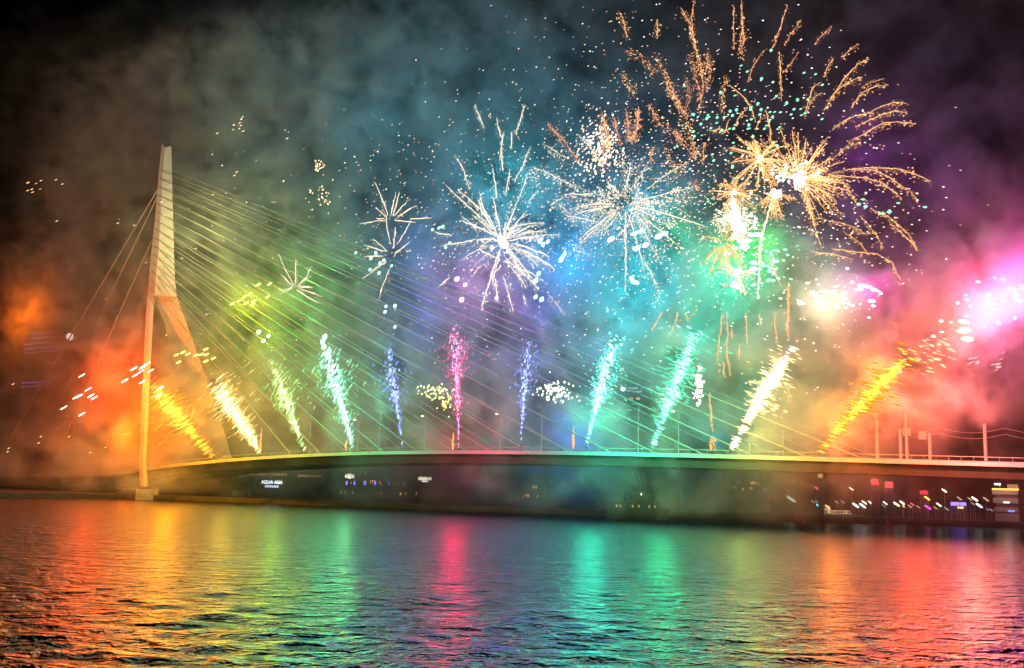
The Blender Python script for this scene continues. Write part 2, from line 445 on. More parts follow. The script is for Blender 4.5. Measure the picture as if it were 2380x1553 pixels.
def build_smoke():
    m, n, l = mat_new('powder smoke')
    n.remove(n['Principled BSDF'])
    pv = n.new('ShaderNodeVolumePrincipled')
    pv.inputs['Color'].default_value = (.96, .96, .96, 1)
    pv.inputs['Density'].default_value = 1.0
    pv.inputs['Anisotropy'].default_value = -0.2
    l.new(pv.outputs[0], n['Material Output'].inputs['Volume'])
    ng = bpy.data.node_groups.new('smoke field', 'GeometryNodeTree')
    ng.interface.new_socket('Geometry', in_out='INPUT', socket_type='NodeSocketGeometry')
    ng.interface.new_socket('Geometry', in_out='OUTPUT', socket_type='NodeSocketGeometry')
    N_, L_ = ng.nodes, ng.links
    out = N_.new('NodeGroupOutput')
    pos = N_.new('GeometryNodeInputPosition')
    def vmath(op, a, b=None, c=None):
        q = N_.new('ShaderNodeVectorMath'); q.operation = op
        for i, x in enumerate((a, b, c)):
            if x is None: continue
            if isinstance(x, (tuple, Vector)): q.inputs[i].default_value = tuple(x)
            elif isinstance(x, (int, float)): q.inputs['Scale'].default_value = x
            else: L_.new(x, q.inputs[i])
        return q
    def fmath(op, a, b=None, c=None, clamp=False):
        q = N_.new('ShaderNodeMath'); q.operation = op; q.use_clamp = clamp
        for i, x in enumerate((a, b, c)):
            if x is None: continue
            if isinstance(x, (int, float)): q.inputs[i].default_value = x
            else: L_.new(x, q.inputs[i])
        return q.outputs[0]
    def noise(vec, scale, det, rough=.55, dist=0.0):
        q = N_.new('ShaderNodeTexNoise'); q.inputs['Scale'].default_value = scale; q.inputs['Detail'].default_value = det
        q.inputs['Roughness'].default_value = rough; q.inputs['Distortion'].default_value = dist
        L_.new(vec, q.inputs['Vector']); return q
    # swirl the coordinates, then sum the puffs
    w1 = noise(pos.outputs[0], 1 / 26.0, 3)
    off = vmath('SUBTRACT', w1.outputs['Color'], (.5, .5, .5))
    off2 = vmath('MULTIPLY', off.outputs[0], (34, 20, 34))
    wp = vmath('ADD', pos.outputs[0], off2.outputs[0])
    total = None
    for (px, py, v, su, sv, sz, am) in PUFF:
        c = to_uvz(at_v(px, py, v))
        d = vmath('SUBTRACT', wp.outputs[0], (c.x, c.y, c.z))
        d = vmath('MULTIPLY', d.outputs[0], (1 / su, 2.3 / sv, 1 / sz))
        dd = vmath('DOT_PRODUCT', d.outputs[0], d.outputs[0])
        e = fmath('MULTIPLY', dd.outputs['Value'], -0.9)
        e = fmath('EXPONENT', e)
        total = fmath('MULTIPLY_ADD', e, am, total if total is not None else 0.014)
    billow = noise(wp.outputs[0], 1 / 13.0, 9, .66)
    fine = noise(pos.outputs[0], 1 / 60.0, 2, .5)
    b = fmath('MULTIPLY_ADD', billow.outputs['Fac'], 10.5, -4.9)
    b = fmath('MAXIMUM', b, 0.06)
    b = fmath('MINIMUM', b, 2.2)
    f = fmath('MULTIPLY_ADD', fine.outputs['Fac'], 1.6, 0.2)
    dens = fmath('MULTIPLY', total, b)
    dens = fmath('MULTIPLY', dens, f)
    dens = fmath('MULTIPLY', dens, SMOKE_DENS)
    # thin the smoke round every lamp, so its glow makes no bright ball
    for k, (px, py, v, *_c) in LAMP.items():
        rad = {'cream': 2.0, 'pink': 2.0, 'pinkb': 2.0, 'pinkc': 2.0, 'creamb': 2.0, 'creamc': 2.0, 'star': 2.0, 'mag': 2.5, 'red': 6, 'f11': 5}.get(k, 3.0 if k[0] == 'g' and k[1:].isdigit() else 7.0)
        c = to_uvz(at_v(px, py, v))
        d = vmath('SUBTRACT', pos.outputs[0], (c.x, c.y, c.z))
        dd = vmath('DOT_PRODUCT', d.outputs[0], d.outputs[0])
        dens = fmath('MULTIPLY', dens, fmath('SUBTRACT', 1.0, fmath('EXPONENT', fmath('MULTIPLY', dd.outputs['Value'], -1.0 / rad ** 2))))
    # nothing at the walls of the box
    sep = N_.new('ShaderNodeSeparateXYZ'); L_.new(pos.outputs[0], sep.inputs[0])
    lo, hi = Vector((-150, -34, 0.5)), Vector((330, 110, 205))
    for i, ed in ((0, 25.0), (1, 10.0), (2, 4.0)):
        a = fmath('MULTIPLY_ADD', sep.outputs[i], 1 / ed, -lo[i] / ed, True)
        c = fmath('MULTIPLY_ADD', sep.outputs[i], -1 / ed, hi[i] / ed, True)
        dens = fmath('MULTIPLY', dens, fmath('MULTIPLY', a, c))
    vc = N_.new('GeometryNodeVolumeCube')
    L_.new(dens, vc.inputs['Density'])
    vc.inputs['Min'].default_value = lo; vc.inputs['Max'].default_value = hi
    vox = 1.0
    vc.inputs['Resolution X'].default_value = int((hi.x - lo.x) / vox)
    vc.inputs['Resolution Y'].default_value = int((hi.y - lo.y) / (vox * 1.6))
    vc.inputs['Resolution Z'].default_value = int((hi.z - lo.z) / vox)
    sm = N_.new('GeometryNodeSetMaterial'); sm.inputs['Material'].default_value = m
    L_.new(vc.outputs[0], sm.inputs['Geometry']); L_.new(sm.outputs[0], out.inputs[0])
    vd = bpy.data.volumes.new('smoke'); vd.materials.append(m)
    o = bpy.data.objects.new('smoke', vd); COL.objects.link(o)
    o.matrix_world = BR
    md = o.modifiers.new('smoke field', 'NODES'); md.node_group = ng
    tag(o, 'billowing firework smoke hanging over and behind the bridge', kind='stuff')
    return o
smoke = build_smoke()

def lamp(name, key, parent=None):
    px, py, v, r, g, b = LAMP[key]
    e = max(r, g, b)
    if e < 1: return None
    ld = bpy.data.lights.new(name, 'POINT'); ld.energy = e; ld.color = (r / e, g / e, b / e); ld.shadow_soft_size = 0.0
    o = bpy.data.objects.new(name, ld); COL.objects.link(o)
    p = at_v(px, py, v)
    if parent is not None:
        o.parent = parent; o.location = p - parent.location
    else:
        o.location = p
    o['lampkey'] = key
    return o

def lamps(parent, *keys):
    for k in keys:
        lamp('firework_light', k, parent)

# ------------------------------------------------------------------ sparks
def spark_mesh(name, P, DIR, L, RAD, mat, parent=None, kind=None):
    """elongated eight-sided grains of burning metal, one mesh: positions, directions, lengths, radii"""
    P = np.asarray(P, float); DIR = np.asarray(DIR, float); L = np.asarray(L, float); RAD = np.asarray(RAD, float)
    n = len(P)
    DIR = DIR / np.maximum(np.linalg.norm(DIR, axis=1, keepdims=True), 1e-9)
    ref = np.where(np.abs(DIR[:, 2:3]) < .9, np.array([[0, 0, 1.0]]), np.array([[1.0, 0, 0]]))
    A = np.cross(DIR, ref); A /= np.linalg.norm(A, axis=1, keepdims=True); B = np.cross(DIR, A)
    h = (L / 2)[:, None]; r = RAD[:, None]
    V = np.stack([P + DIR * h, P + A * r, P + B * r, P - A * r, P - B * r, P - DIR * h], 1).reshape(-1, 3)
    base = np.array([(0, 1, 2), (0, 2, 3), (0, 3, 4), (0, 4, 1), (5, 2, 1), (5, 3, 2), (5, 4, 3), (5, 1, 4)])
    F = (base[None] + (np.arange(n) * 6)[:, None, None]).reshape(-1, 3)
    me = bpy.data.meshes.new(name)
    me.vertices.add(len(V)); me.loops.add(F.size); me.polygons.add(len(F))
    if parent is not None:
        V = V - np.array(parent.location)
    me.vertices.foreach_set('co', V.astype(np.float32).ravel())
    me.loops.foreach_set('vertex_index', F.astype(np.int32).ravel())
    me.polygons.foreach_set('loop_start', np.arange(0, F.size, 3, dtype=np.int32))
    me.materials.append(mat); me.update(calc_edges=True)
    o = bpy.data.objects.new(name, me); COL.objects.link(o)
    if parent is not None: o.parent = parent
    if kind: o['kind'] = kind
    return o

def at_va(px, py, v):                              # vectorised at_v
    px = np.asarray(px, float); py = np.asarray(py, float); v = np.asarray(v, float) + 0 * px
    F_, R_, U_ = np.array(fw), np.array(rt), np.array(up)
    d = F_ + R_ * ((px - CX) / FPX)[:, None] - U_ * ((py - CY) / FPX)[:, None]
    n = np.array(N); t = (v - float((CAM - P0).dot(N))) / (d @ n)
    return np.array(CAM) + d * t[:, None]

GL = {}
def glow_of(col, st):
    k = (tuple(round(c, 3) for c in col), round(st, 2))
    if k not in GL: GL[k] = glow('burning star ' + str(len(GL)), col, st)
    return GL[k]

# ------------------------------------------------------------------ fountains along the parapet
# base, bend, tip, spread at the widest, sparks, colour, strength, streak (picture units), lamps, words
FOUNT = [
    ((497, 1063), (425, 985), (352, 893), 46, 420, (1, 0.42, 0.03), 3, (17, -10), ('f1', 'g1', 'k1'), 'gold fountain of sparks leaning left in front of the far pylon leg'),
    ((606, 1058), (568, 985), (497, 893), 44, 430, (1, 0.58, 0.08), 4.6, (13, -10), ('f2', 'g2', 'k2'), 'pale yellow fountain of sparks just right of the pylon'),
    ((710, 1050), (672, 960), (637, 848), 33, 300, (0.35, 1, 0.12), 3.2, (6, -9), ('f3', 'g3'), 'lime green fountain of sparks, third from the pylon'),
    ((822, 1046), (796, 950), (754, 800), 42, 470, (0.12, 1, 0.4), 5.5, (5, -8), ('f4', 'g4', 'k4'), 'dense white-green fountain of sparks leaning slightly left'),
    ((936, 1042), (922, 930), (902, 808), 30, 250, (0.12, 0.2, 1), 2.4, (2, -6), ('f5', 'g5'), 'periwinkle blue fountain of sparks left of the pink one'),
    ((1066, 1045), (1064, 900), (1056, 765), 30, 430, (1, 0.05, 0.22), 3.6, (0, -5), ('f6', 'g6', 'k6'), 'tall bright pink fountain of sparks at mid span'),
    ((1212, 1036), (1214, 920), (1230, 790), 26, 240, (0.12, 0.18, 1), 2.6, (2, -5), ('f7', 'g7'), 'narrow violet blue fountain of sparks right of the pink one'),
    ((1364, 1040), (1384, 935), (1432, 785), 40, 480, (0.06, 1, 0.6), 6, (5, 4), ('f8', 'g8', 'k8'), 'brilliant mint white fountain of sparks leaning slightly right'),
    ((1516, 1043), (1552, 935), (1618, 772), 44, 440, (0.05, 1, 0.35), 4.2, (11, 5), ('f9', 'g9', 'k9'), 'emerald fountain of sparks spreading towards its top'),
    ((1697, 1049), (1752, 950), (1838, 815), 36, 480, (1, 0.78, 0.2), 5.5, (13, 5), ('f10', 'g10', 'k10'), 'blinding pale yellow fountain of sparks leaning right'),
    ((1905, 1055), (1985, 945), (2118, 822), 42, 480, (1, 0.32, 0.02), 4, (17, 5), ('f11', 'g11', 'k11', 'k12'), 'orange gold fountain of sparks leaning far right'),
]
def bez(a, b, c, t):
    a, b, c = map(np.array, (a, b, c)); t = t[:, None]
    return a * (1 - t) ** 2 + 2 * b * t * (1 - t) + c * t * t
def fountain(base, bend, tip, spread, cnt, col, st, streak, keys, label):
    root = thing('firework_fountain', at_v(base[0], base[1], 3.0), label, 'firework', 'fountains of sparks along the bridge parapet')
    n = int(cnt * 1.25); spread = spread * 1.3
    t = np.concatenate([rng.random(n // 3) ** .8, np.clip(rng.beta(4.2, 2.6, n - n // 3), 0, 1)])
    c = bez(base, bend, tip, t)
    tang = bez(base, bend, tip, np.clip(t + .02, 0, 1.02)) - bez(base, bend, tip, t - .02)
    tang /= np.linalg.norm(tang, axis=1, keepdims=True); nor = np.stack([-tang[:, 1], tang[:, 0]], 1)
    w = spread * (.05 + np.minimum(t, .75) ** 1.5 * 1.6)
    lump = .75 + .5 * np.sin(t * 19 + base[0]) * np.sin(t * 7.3 + 1)
    sig = rng.standard_t(4, n) * .38
    p = c + nor * (sig * w * lump)[:, None] + tang * rng.normal(0, 9, n)[:, None]
    keep = (p[:, 1] < base[1] - 2) & (np.abs(sig) < 2.0)
    p, t, sig = p[keep], t[keep], sig[keep]; n = len(p)
    v = -1.5 - 4 * t + rng.normal(0, 1, n) * (1 + 4 * t)
    W = at_va(p[:, 0], p[:, 1], v)
    m = at_va(p[:, 0] + streak[0], p[:, 1] + streak[1], v) - W
    sz = np.linalg.norm(m, axis=1); sc = np.clip(rng.lognormal(0, .35, n), .45, 1.9)
    hot = np.abs(sig) + rng.normal(0, .14, n) < .30
    for k, mul in ((hot, 1.0), (~hot, .30)):
        if k.sum(): spark_mesh('spark', W[k], m[k], (sz * sc)[k], (.10 + .09 * rng.random(k.sum())) * np.clip(sc[k], .75, 1.2), glow_of(tuple(q ** ((.9 if col[2] < .05 else .5) if mul == 1 else (1.1 if col[2] < .05 else .7)) for q in col), max(1.0, st * mul * .7)), root, 'stuff')
    mb = MB(); p = at_v(base[0], base[1], 1.0) - root.location
    mb.tube([p + Vector((0, 0, -.4)), p + Vector((0, 0, .5))], .22, 8); mb.build('launch_tube', M['dark_steel'], root)
    lamps(root, *keys)
    return root
for a in FOUNT: fountain(*a)

# ------------------------------------------------------------------ bursts
def trail_pts(p0, p1, droop, v0, v1, n=9, jit=.7):
    t = np.linspace(0, 1, n)
    x = p0[0] + (p1[0] - p0[0]) * t + rng.normal(0, jit, n); y = p0[1] + (p1[1] - p0[1]) * t + droop * t * t + rng.normal(0, jit, n)
    return at_va(x, y, v0 + (v1 - v0) * t)
def squeeze(st): return st if st < 1 else 1 + (st - 1) * .38
def trail(name, pts, rad, col, st, parent, specks=0, spread=3.0, grain=.16, taper=1, solid=True):
    """one streamer: a thin glowing filament with grains of burning metal shed along it, a mesh of its own"""
    pts = np.asarray(pts); loc = np.array(parent.location); rad *= .44; grain *= .44; spread *= .5; st = squeeze(st) * 1.0; specks = int(specks * 2.4)
    n = len(pts)
    if specks:
        k = rng.random(specks) ** taper * (n - 1); i = np.minimum(k.astype(int), n - 2); f = (k - i)[:, None]
        p = pts[i] * (1 - f) + pts[i + 1] * f
        d = pts[i + 1] - pts[i]
        p = p + rng.normal(0, 1, (specks, 3)) * spread * (.25 + .75 * rng.random((specks, 1))) * .5 - np.array([0, 0, 1.0]) * np.abs(rng.normal(0, spread * .35, (specks, 1)))
        r = grain * np.clip(rng.lognormal(0, .45, specks), .4, 2.4)
        SHED.setdefault((parent.name, col, round(st * 2) / 2), []).append((p, d, r))
    if not solid: return None
    tt = np.linspace(0, 1, n)
    prof = rad * (np.sin(np.pi * np.clip(tt * .86 + .10, 0, 1)) ** .7) * (.7 + .6 * rng.random(n))
    mb = MB(); mb.tube([Vector(p - loc) for p in pts], list(np.maximum(prof, .03)), 4)
    return mb.build(name, glow_of(col, st), parent)
SHED = {}
def shed(parent):                                  # the grains shed along a shell's streamers, far too many and small to pick apart
    for key in [k for k in SHED if k[0] == parent.name]:
        L = SHED.pop(key)
        P = np.concatenate([q[0] for q in L]); d = np.concatenate([q[1] for q in L]); r = np.concatenate([q[2] for q in L])
        spark_mesh('spark', P, d, r * 3.2, r, glow_of(key[1], key[2]), parent, 'stuff')

CREAM = (1, .78, .52); GOLD = (1, .50, .19); PALE = (1, .86, .66); COPPER = (1, .42, .20)
def burst(c, v, label, R, rays, col, st, keys, droop=12, rmin=.10, rad=.30, specks=14, spread=2.2, up_bias=0.0, core=0.0, name='firework_burst', explicit=(), grain=.17, fan=(0, 360), solid=.8, var=.35):
    root = thing(name, at_v(c[0], c[1], v), label, 'firework', 'bursting shells in the sky')
    k = 0
    for i in range(rays):
        z = rng.uniform(-1, 1); a = math.radians(rng.uniform(*fan))
        s = math.sqrt(max(0, 1 - z * z * .7))
        ln = R * (1 - var + var * 1.6 * rng.random()) * s
        dx, dy = math.cos(a) * ln, -math.sin(a) * ln - up_bias * R * abs(rng.normal(0, .4))
        a0 = rmin * (.6 + 1.2 * rng.random()); a1 = 1.0
        vv = v + z * R / 14.0
        p = trail_pts((c[0] + dx * a0, c[1] + dy * a0), (c[0] + dx * a1, c[1] + dy * a1), droop * (.5 + rng.random()), v + (vv - v) * a0, vv)
        b = .35 + 1.15 * rng.random()
        trail('spark_trail', p, rad * (.7 + .6 * rng.random()), col, st * (round(b * 4) / 4), root, int(specks * (.5 + rng.random())), spread, grain, .7, rng.random() < solid)
    for e in explicit:                             # streamers that the eye picks out singly
        q = np.array(e[0], float); w = e[1] if len(e) > 1 else 1.0; cc = e[2] if len(e) > 2 else col
        L = np.concatenate([[0], np.cumsum(np.linalg.norm(np.diff(q, axis=0), axis=1))]); m = max(6, int(L[-1] / 9))
        t = np.linspace(0, L[-1], m); x = np.interp(t, L, q[:, 0]) + rng.normal(0, .6, m); y = np.interp(t, L, q[:, 1]) + rng.normal(0, .6, m)
        p = at_va(x, y, v + np.linspace(0, rng.normal(0, 8), m))
        trail('spark_trail', p, rad * w, cc, st * (.8 + .4 * (w > .9)), root, int(L[-1] / 3.2 * (specks / 14.0)), spread * .8, grain, 1.0, w > .35)
    if core:
        cm = MB()
        n = 36
        P = rng.normal(0, 1, (n, 3)) * core * .45 + np.array(root.location)
        spark_mesh('core', P, rng.normal(0, 1, (n, 3)), core * (.3 + .4 * rng.random(n)), core * (.14 + .2 * rng.random(n)), glow_of(tuple(.5 + .5 * q for q in col), squeeze(st * 3)), root, 'stuff')
    shed(root)
    lamps(root, *keys)
    return root

def C7(*pts): return [(1394.5 + x * .3892, y * .3892) for x, y in pts]            # readings off enlargements of the sky
def C6(*pts): return [(790.2 + x * .3173, 232.4 + y * .3173) for x, y in pts]
def C8(*pts): return [(1394.5 + x * .4140, 511.3 + y * .4140) for x, y in pts]
def C4(*pts): return [(1301.6 + x * .3125, 725.2 + y * .3125) for x, y in pts]

burst((684, 672), -8, 'small cream starburst just right of the pylon among the cables', 52, 9, CREAM, 1.7, ('b1',), 6, .16, .24, 10, 1.6, fan=(-30, 200),
      explicit=[([(684, 665), (664, 630), (648, 590)],), ([(686, 662), (688, 600)],), ([(692, 665), (715, 640), (722, 620)],), ([(700, 672), (750, 690)],), ([(680, 668), (650, 685)],), ([(697, 680), (742, 705)],)])
burst((908, 518), -8, 'cream starburst with a dozen straight rays, upper of the stacked pair', 70, 4, CREAM, 1.7, ('b2',), 5, .16, .26, 6, 1.4, fan=(10, 170),
      explicit=[([C6(p)[0] for p in q],) for q in (((355, 850), (310, 730), (262, 605)), ((372, 850), (395, 740), (408, 672)), ((385, 850), (420, 740), (434, 672)), ((395, 850), (450, 790), (495, 735)), ((425, 850), (500, 805), (562, 770)), ((400, 880), (480, 890), (555, 900)), ((520, 872), (600, 868), (675, 865)), ((335, 880), (240, 890), (145, 908)), ((335, 840), (350, 950), (372, 1060)), ((265, 868), (330, 872)))])
burst((907, 606), -8, 'cream starburst with drooping rays, lower of the stacked pair', 60, 3, CREAM, 1.6, ('mid',), 8, .16, .26, 6, 1.4, fan=(-60, 240),
      explicit=[([C6(p)[0] for p in q],) for q in (((415, 1060), (470, 980), (525, 875)), ((390, 1080), (400, 1000), (408, 930)), ((345, 1110), (290, 1060), (240, 1015)), ((400, 1120), (460, 1080), (515, 1038)), ((330, 1110), (250, 1085), (170, 1065)), ((320, 1145), (250, 1142), (175, 1148)), ((340, 1175), (260, 1240), (165, 1310)), ((375, 1215), (330, 1320), (272, 1478)))])
burst((1168, 562), -55, 'large white starburst of long straight rays above mid span', 118, 34, PALE, 1.7, ('b4a', 'b4b'), 10, .14, .24, 16, 2.2, core=1.6,
      explicit=[([C6(p)[0] for p in q], .9) for q in (((1120, 950), (900, 740), (770, 620)), ((1060, 830), (950, 730), (860, 655)), ((1040, 850), (1020, 740)), ((1000, 950), (950, 900), (890, 850)), ((1100, 930), (1050, 790), (1020, 670)), ((1150, 720), (1135, 600), (1120, 500)), ((1190, 520), (1185, 370)), ((1170, 430), (1185, 330), (1200, 245)), ((1180, 280), (1160, 200), (1150, 130)), ((1055, 205), (1020, 120), (985, 30)), ((1290, 250), (1320, 150), (1355, 30)), ((1250, 360), (1262, 230)), ((1275, 600), (1340, 480), (1390, 345)), ((1310, 720), (1350, 620), (1380, 525)), ((1215, 700), (1230, 600), (1245, 505)), ((950, 660), (900, 500), (840, 400)), ((1370, 760), (1450, 665)), ((1230, 940), (1350, 905), (1490, 900)), ((1270, 1000), (1400, 960), (1500, 965)), ((1300, 1010), (1480, 990), (1610, 990)), ((1310, 1095), (1450, 1160), (1575, 1240)), ((1300, 1230), (1400, 1270), (1500, 1330)), ((1210, 1170), (1300, 1280), (1365, 1370)), ((1220, 1170), (1350, 1270), (1445, 1380)), ((1130, 1290), (1145, 1380), (1160, 1480)), ((1195, 1290), (1230, 1400), (1270, 1553)), ((1075, 1390), (1050, 1480), (1035, 1545)), ((1020, 1090), (1080, 1130), (1170, 1165)), ((1000, 1020), (880, 1045), (745, 1065)), ((1110, 1020), (1050, 1060), (1010, 1100)), ((1340, 1420), (1370, 1510)), ((820, 995), (750, 980), (690, 965)), ((1180, 1210), (1115, 1290)), ((1030, 1210), (960, 1300)), ((800, 1300), (725, 1365)))])
burst((1455, 478), -55, 'wide tangle of white and copper streamers right of the white starburst', 150, 46, CREAM, 1.5, ('b5', 'b5b'), 14, .20, .20, 26, 4.2, solid=.55, var=.6,
      explicit=[([C6(p)[0] for p in q], .8, k) for q, k in ((((1530, 190), (1620, 270), (1690, 370), (1760, 450)), COPPER), (((1500, 325), (1570, 370), (1640, 420)), CREAM), (((1410, 490), (1540, 540), (1640, 600), (1800, 660)), PALE), (((1640, 840), (1780, 870), (1920, 910)), PALE), (((1900, 910), (1830, 980), (1760, 1050)), PALE), (((1880, 630), (1940, 720)), PALE), (((1900, 740), (2015, 715)), PALE), (((1810, 830), (1880, 795), (1960, 770)), PALE), (((2085, 680), (2110, 580), (2130, 450)), PALE), (((2130, 660), (2200, 560), (2260, 455)), PALE), (((2110, 900), (2150, 780), (2185, 625)), PALE), (((1640, 690), (1740, 690), (1860, 690)), PALE), (((1740, 250), (1840, 350), (1920, 480)), CREAM), (((1700, 1100), (1830, 1130)), PALE), (((1530, 1430), (1580, 1490), (1630, 1545)), CREAM), (((2100, 90), (2110, 200), (2110, 300)), COPPER), (((2190, 50), (2180, 200), (2140, 300)), COPPER), (((1920, 100), (1950, 230), (1980, 320)), COPPER), (((2220, 1150), (2290, 1290), (2340, 1420)), CREAM), (((1380, 565), (1455, 575)), CREAM), (((1540, 770), (1640, 710)), CREAM), (((1590, 760), (1690, 830)), CREAM))])
burst((1857, 422), -55, 'largest golden willow shell with long arching streamers at upper right', 122, 66, GOLD, 1.8, ('b6a', 'b6d'), 20, .10, .18, 13, 2.2, fan=(-75, 150), core=1.6,
      explicit=[(C7(*q), w, k) for q, w, k in (
          (((1980, 1085), (1900, 1045), (1830, 1020), (1750, 1005), (1640, 1000), (1500, 1010), (1350, 1045)), .9, GOLD), (((1890, 1185), (1840, 1135), (1780, 1100), (1730, 1060), (1640, 1015), (1500, 1015)), .9, GOLD), (((1800, 1185), (1740, 1135), (1680, 1090), (1590, 1065), (1450, 1050), (1300, 1055)), .9, GOLD), (((1540, 1230), (1500, 1160), (1465, 1110), (1440, 1065), (1380, 1045)), .8, GOLD),
          (((1880, 740), (1780, 727), (1700, 735), (1640, 760), (1580, 800), (1480, 850)), .9, GOLD), (((1835, 672), (1760, 665), (1680, 685), (1600, 720), (1520, 760)), .9, GOLD), (((1830, 615), (1750, 612), (1670, 640), (1600, 680), (1530, 690), (1460, 720), (1390, 770)), .9, GOLD), (((1715, 505), (1640, 520), (1570, 550), (1530, 600), (1500, 640)), .8, GOLD), (((1610, 352), (1550, 375), (1500, 420), (1450, 480), (1400, 560), (1340, 650)), .9, GOLD), (((1555, 460), (1480, 490), (1420, 540), (1370, 590)), .8, GOLD), (((1395, 345), (1360, 400), (1340, 460)), .8, GOLD), (((1070, 305), (1078, 400), (1080, 500), (1085, 600)), .8, GOLD), (((1320, 490), (1270, 520), (1245, 600), (1225, 680)), .8, GOLD), (((1325, 555), (1290, 570), (1260, 600), (1240, 660)), .7, GOLD),
          (((1895, 1485), (1840, 1400), (1790, 1350), (1720, 1290), (1620, 1255)), .8, GOLD), (((1690, 1480), (1650, 1400), (1590, 1330), (1550, 1290)), .7, GOLD), (((1605, 1400), (1500, 1350), (1420, 1330), (1300, 1300)), .7, GOLD), (((1600, 1510), (1540, 1440), (1450, 1380)), .7, GOLD),
          (((1545, 262), (1480, 310), (1440, 340)), .5, COPPER), (((1380, 155), (1330, 210), (1285, 260)), .5, COPPER), (((1205, 120), (1150, 190), (1100, 265)), .5, COPPER), (((1700, 470), (1620, 490), (1560, 520)), .4, COPPER), (((1190, 310), (1130, 390), (1090, 440)), .4, COPPER), (((1550, 860), (1480, 870), (1400, 940), (1300, 990)), .6, GOLD))])
burst((1766, 368), -55, 'golden spider shell above and left of the largest golden willow', 74, 44, GOLD, 1.7, ('b6b',), 8, .08, .24, 10, 1.6, core=.9,
      explicit=[(C7(*q), w, k) for q, w, k in ((((770, 505), (820, 545), (870, 590), (910, 660), (930, 720)), .9, GOLD), (((990, 655), (1005, 720), (1020, 780), (1010, 850)), .8, GOLD), (((880, 640), (830, 700), (800, 770)), .7, GOLD), (((980, 300), (920, 390), (880, 490)), .5, COPPER), (((1120, 30), (1080, 150), (1035, 280)), .5, COPPER), (((800, 30), (798, 160), (800, 300)), .4, COPPER), (((845, 0), (850, 150), (835, 300)), .5, COPPER), (((565, 0), (545, 100), (560, 250), (600, 370), (620, 520), (590, 660)), .5, COPPER), (((480, 45), (540, 140)), .5, COPPER), (((650, 780), (720, 770), (770, 790)), .7, GOLD), (((770, 715), (740, 800)), .7, GOLD), (((960, 700), (930, 770)), .7, GOLD))])
burst((1800, 450), -55, 'golden comet head with a thick falling tail between the golden shells', 50, 18, GOLD, 1.9, (), 12, .1, .22, 10, 1.8, fan=(180, 360), core=1.3,
      explicit=[(C7((1040, 1150), (1010, 1260), (985, 1350), (965, 1430), (955, 1540)), 1.6, CREAM), (C8((905, 60), (897, 180), (893, 300), (885, 450)), 1.1, CREAM)] + [(C8(*q), .7, GOLD) for q in (((940, 200), (980, 290), (1020, 380)), ((1060, 350), (1060, 450), (1050, 620)), ((1060, 350), (1055, 520)), ((1180, 180), (1300, 190), (1420, 220)), ((1300, 160), (1440, 180), (1560, 190), (1640, 240), (1690, 340)), ((1620, 10), (1700, 80), (1780, 160)))])
burst((1706, 447), -55, 'small dense golden dandelion shell left of the golden comet head', 56, 34, GOLD, 1.5, ('b6c',), 6, .1, .22, 8, 1.4, core=.8)
burst((1708, 505), -55, 'glittering cream shell above the mint glow', 50, 24, PALE, 2.0, (), 6, .1, .20, 20, 2.4, core=1.4)
burst((1683, 562), -55, 'thin coppery starburst low between blue and mint smoke', 78, 30, GOLD, 1.5, ('violet',), 10, .12, .18, 8, 1.6)
burst((1712, 636), -55, 'pale starburst with short rays sitting on the mint glow', 46, 24, CREAM, 1.4, ('mint', 'mint2'), 10, .12, .18, 6, 1.4, core=.8)

# copper rain: long dotted columns drifting down across the upper sky and below the golden shells
rain = thing('firework_burst', at_v(1480, 260, -50), 'copper rain of dotted vertical spark columns high above mid span', 'firework', 'bursting shells in the sky')
for q in (((120, 75), (145, 140), (160, 220)), ((340, 120), (345, 210)), ((500, 60), (545, 160), (570, 290), (610, 440), (650, 340)), ((510, 655), (520, 750), (545, 830), (575, 930)), ((340, 340), (390, 430), (430, 560), (480, 640)), ((535, 310), (570, 420), (600, 600)), ((160, 300), (240, 330), (330, 430)), ((130, 430), (170, 500), (200, 560)), ((5, 680), (40, 800), (50, 900)), ((155, 660), (170, 760), (180, 830)), ((235, 640), (220, 760), (190, 830)), ((85, 700), (95, 760), (120, 850)), ((320, 690), (380, 760)), ((440, 790), (520, 870), (570, 940)), ((330, 870), (300, 900), (310, 960)), ((400, 760), (470, 790), (490, 860)), ((640, 300), (660, 420), (630, 540)), ((520, 470), (535, 560), (515, 640)), ((410, 480), (450, 570), (500, 680)), ((290, 620), (340, 700)), ((850, 100), (860, 220), (840, 320)), ((760, 450), (730, 560), (725, 660)), ((20, 1000), (20, 860), (0, 760)), ((60, 920), (40, 820)), ((390, 880), (420, 960), (470, 1020)), ((540, 1080), (600, 1130)), ((620, 850), (615, 960))):
    c = np.array(C7(*q)); L = np.concatenate([[0], np.cumsum(np.linalg.norm(np.diff(c, axis=0), axis=1))]); m = max(5, int(L[-1] / 10)); t = np.linspace(0, L[-1], m)
    trail('spark_trail', at_va(np.interp(t, L, c[:, 0]) + rng.normal(0, 1, m), np.interp(t, L, c[:, 1]), -50 + rng.normal(0, 6)), .10, GOLD if rng.random() < .5 else COPPER, 1.6, rain, int(L[-1] / 1.3), 2.6, .15, 1.0, rng.random() < .3)
shed(rain)
fall = thing('firework_burst', at_v(1690, 780, -4), 'spent golden streamers falling in dotted columns below the mint glow', 'firework', 'bursting shells in the sky')
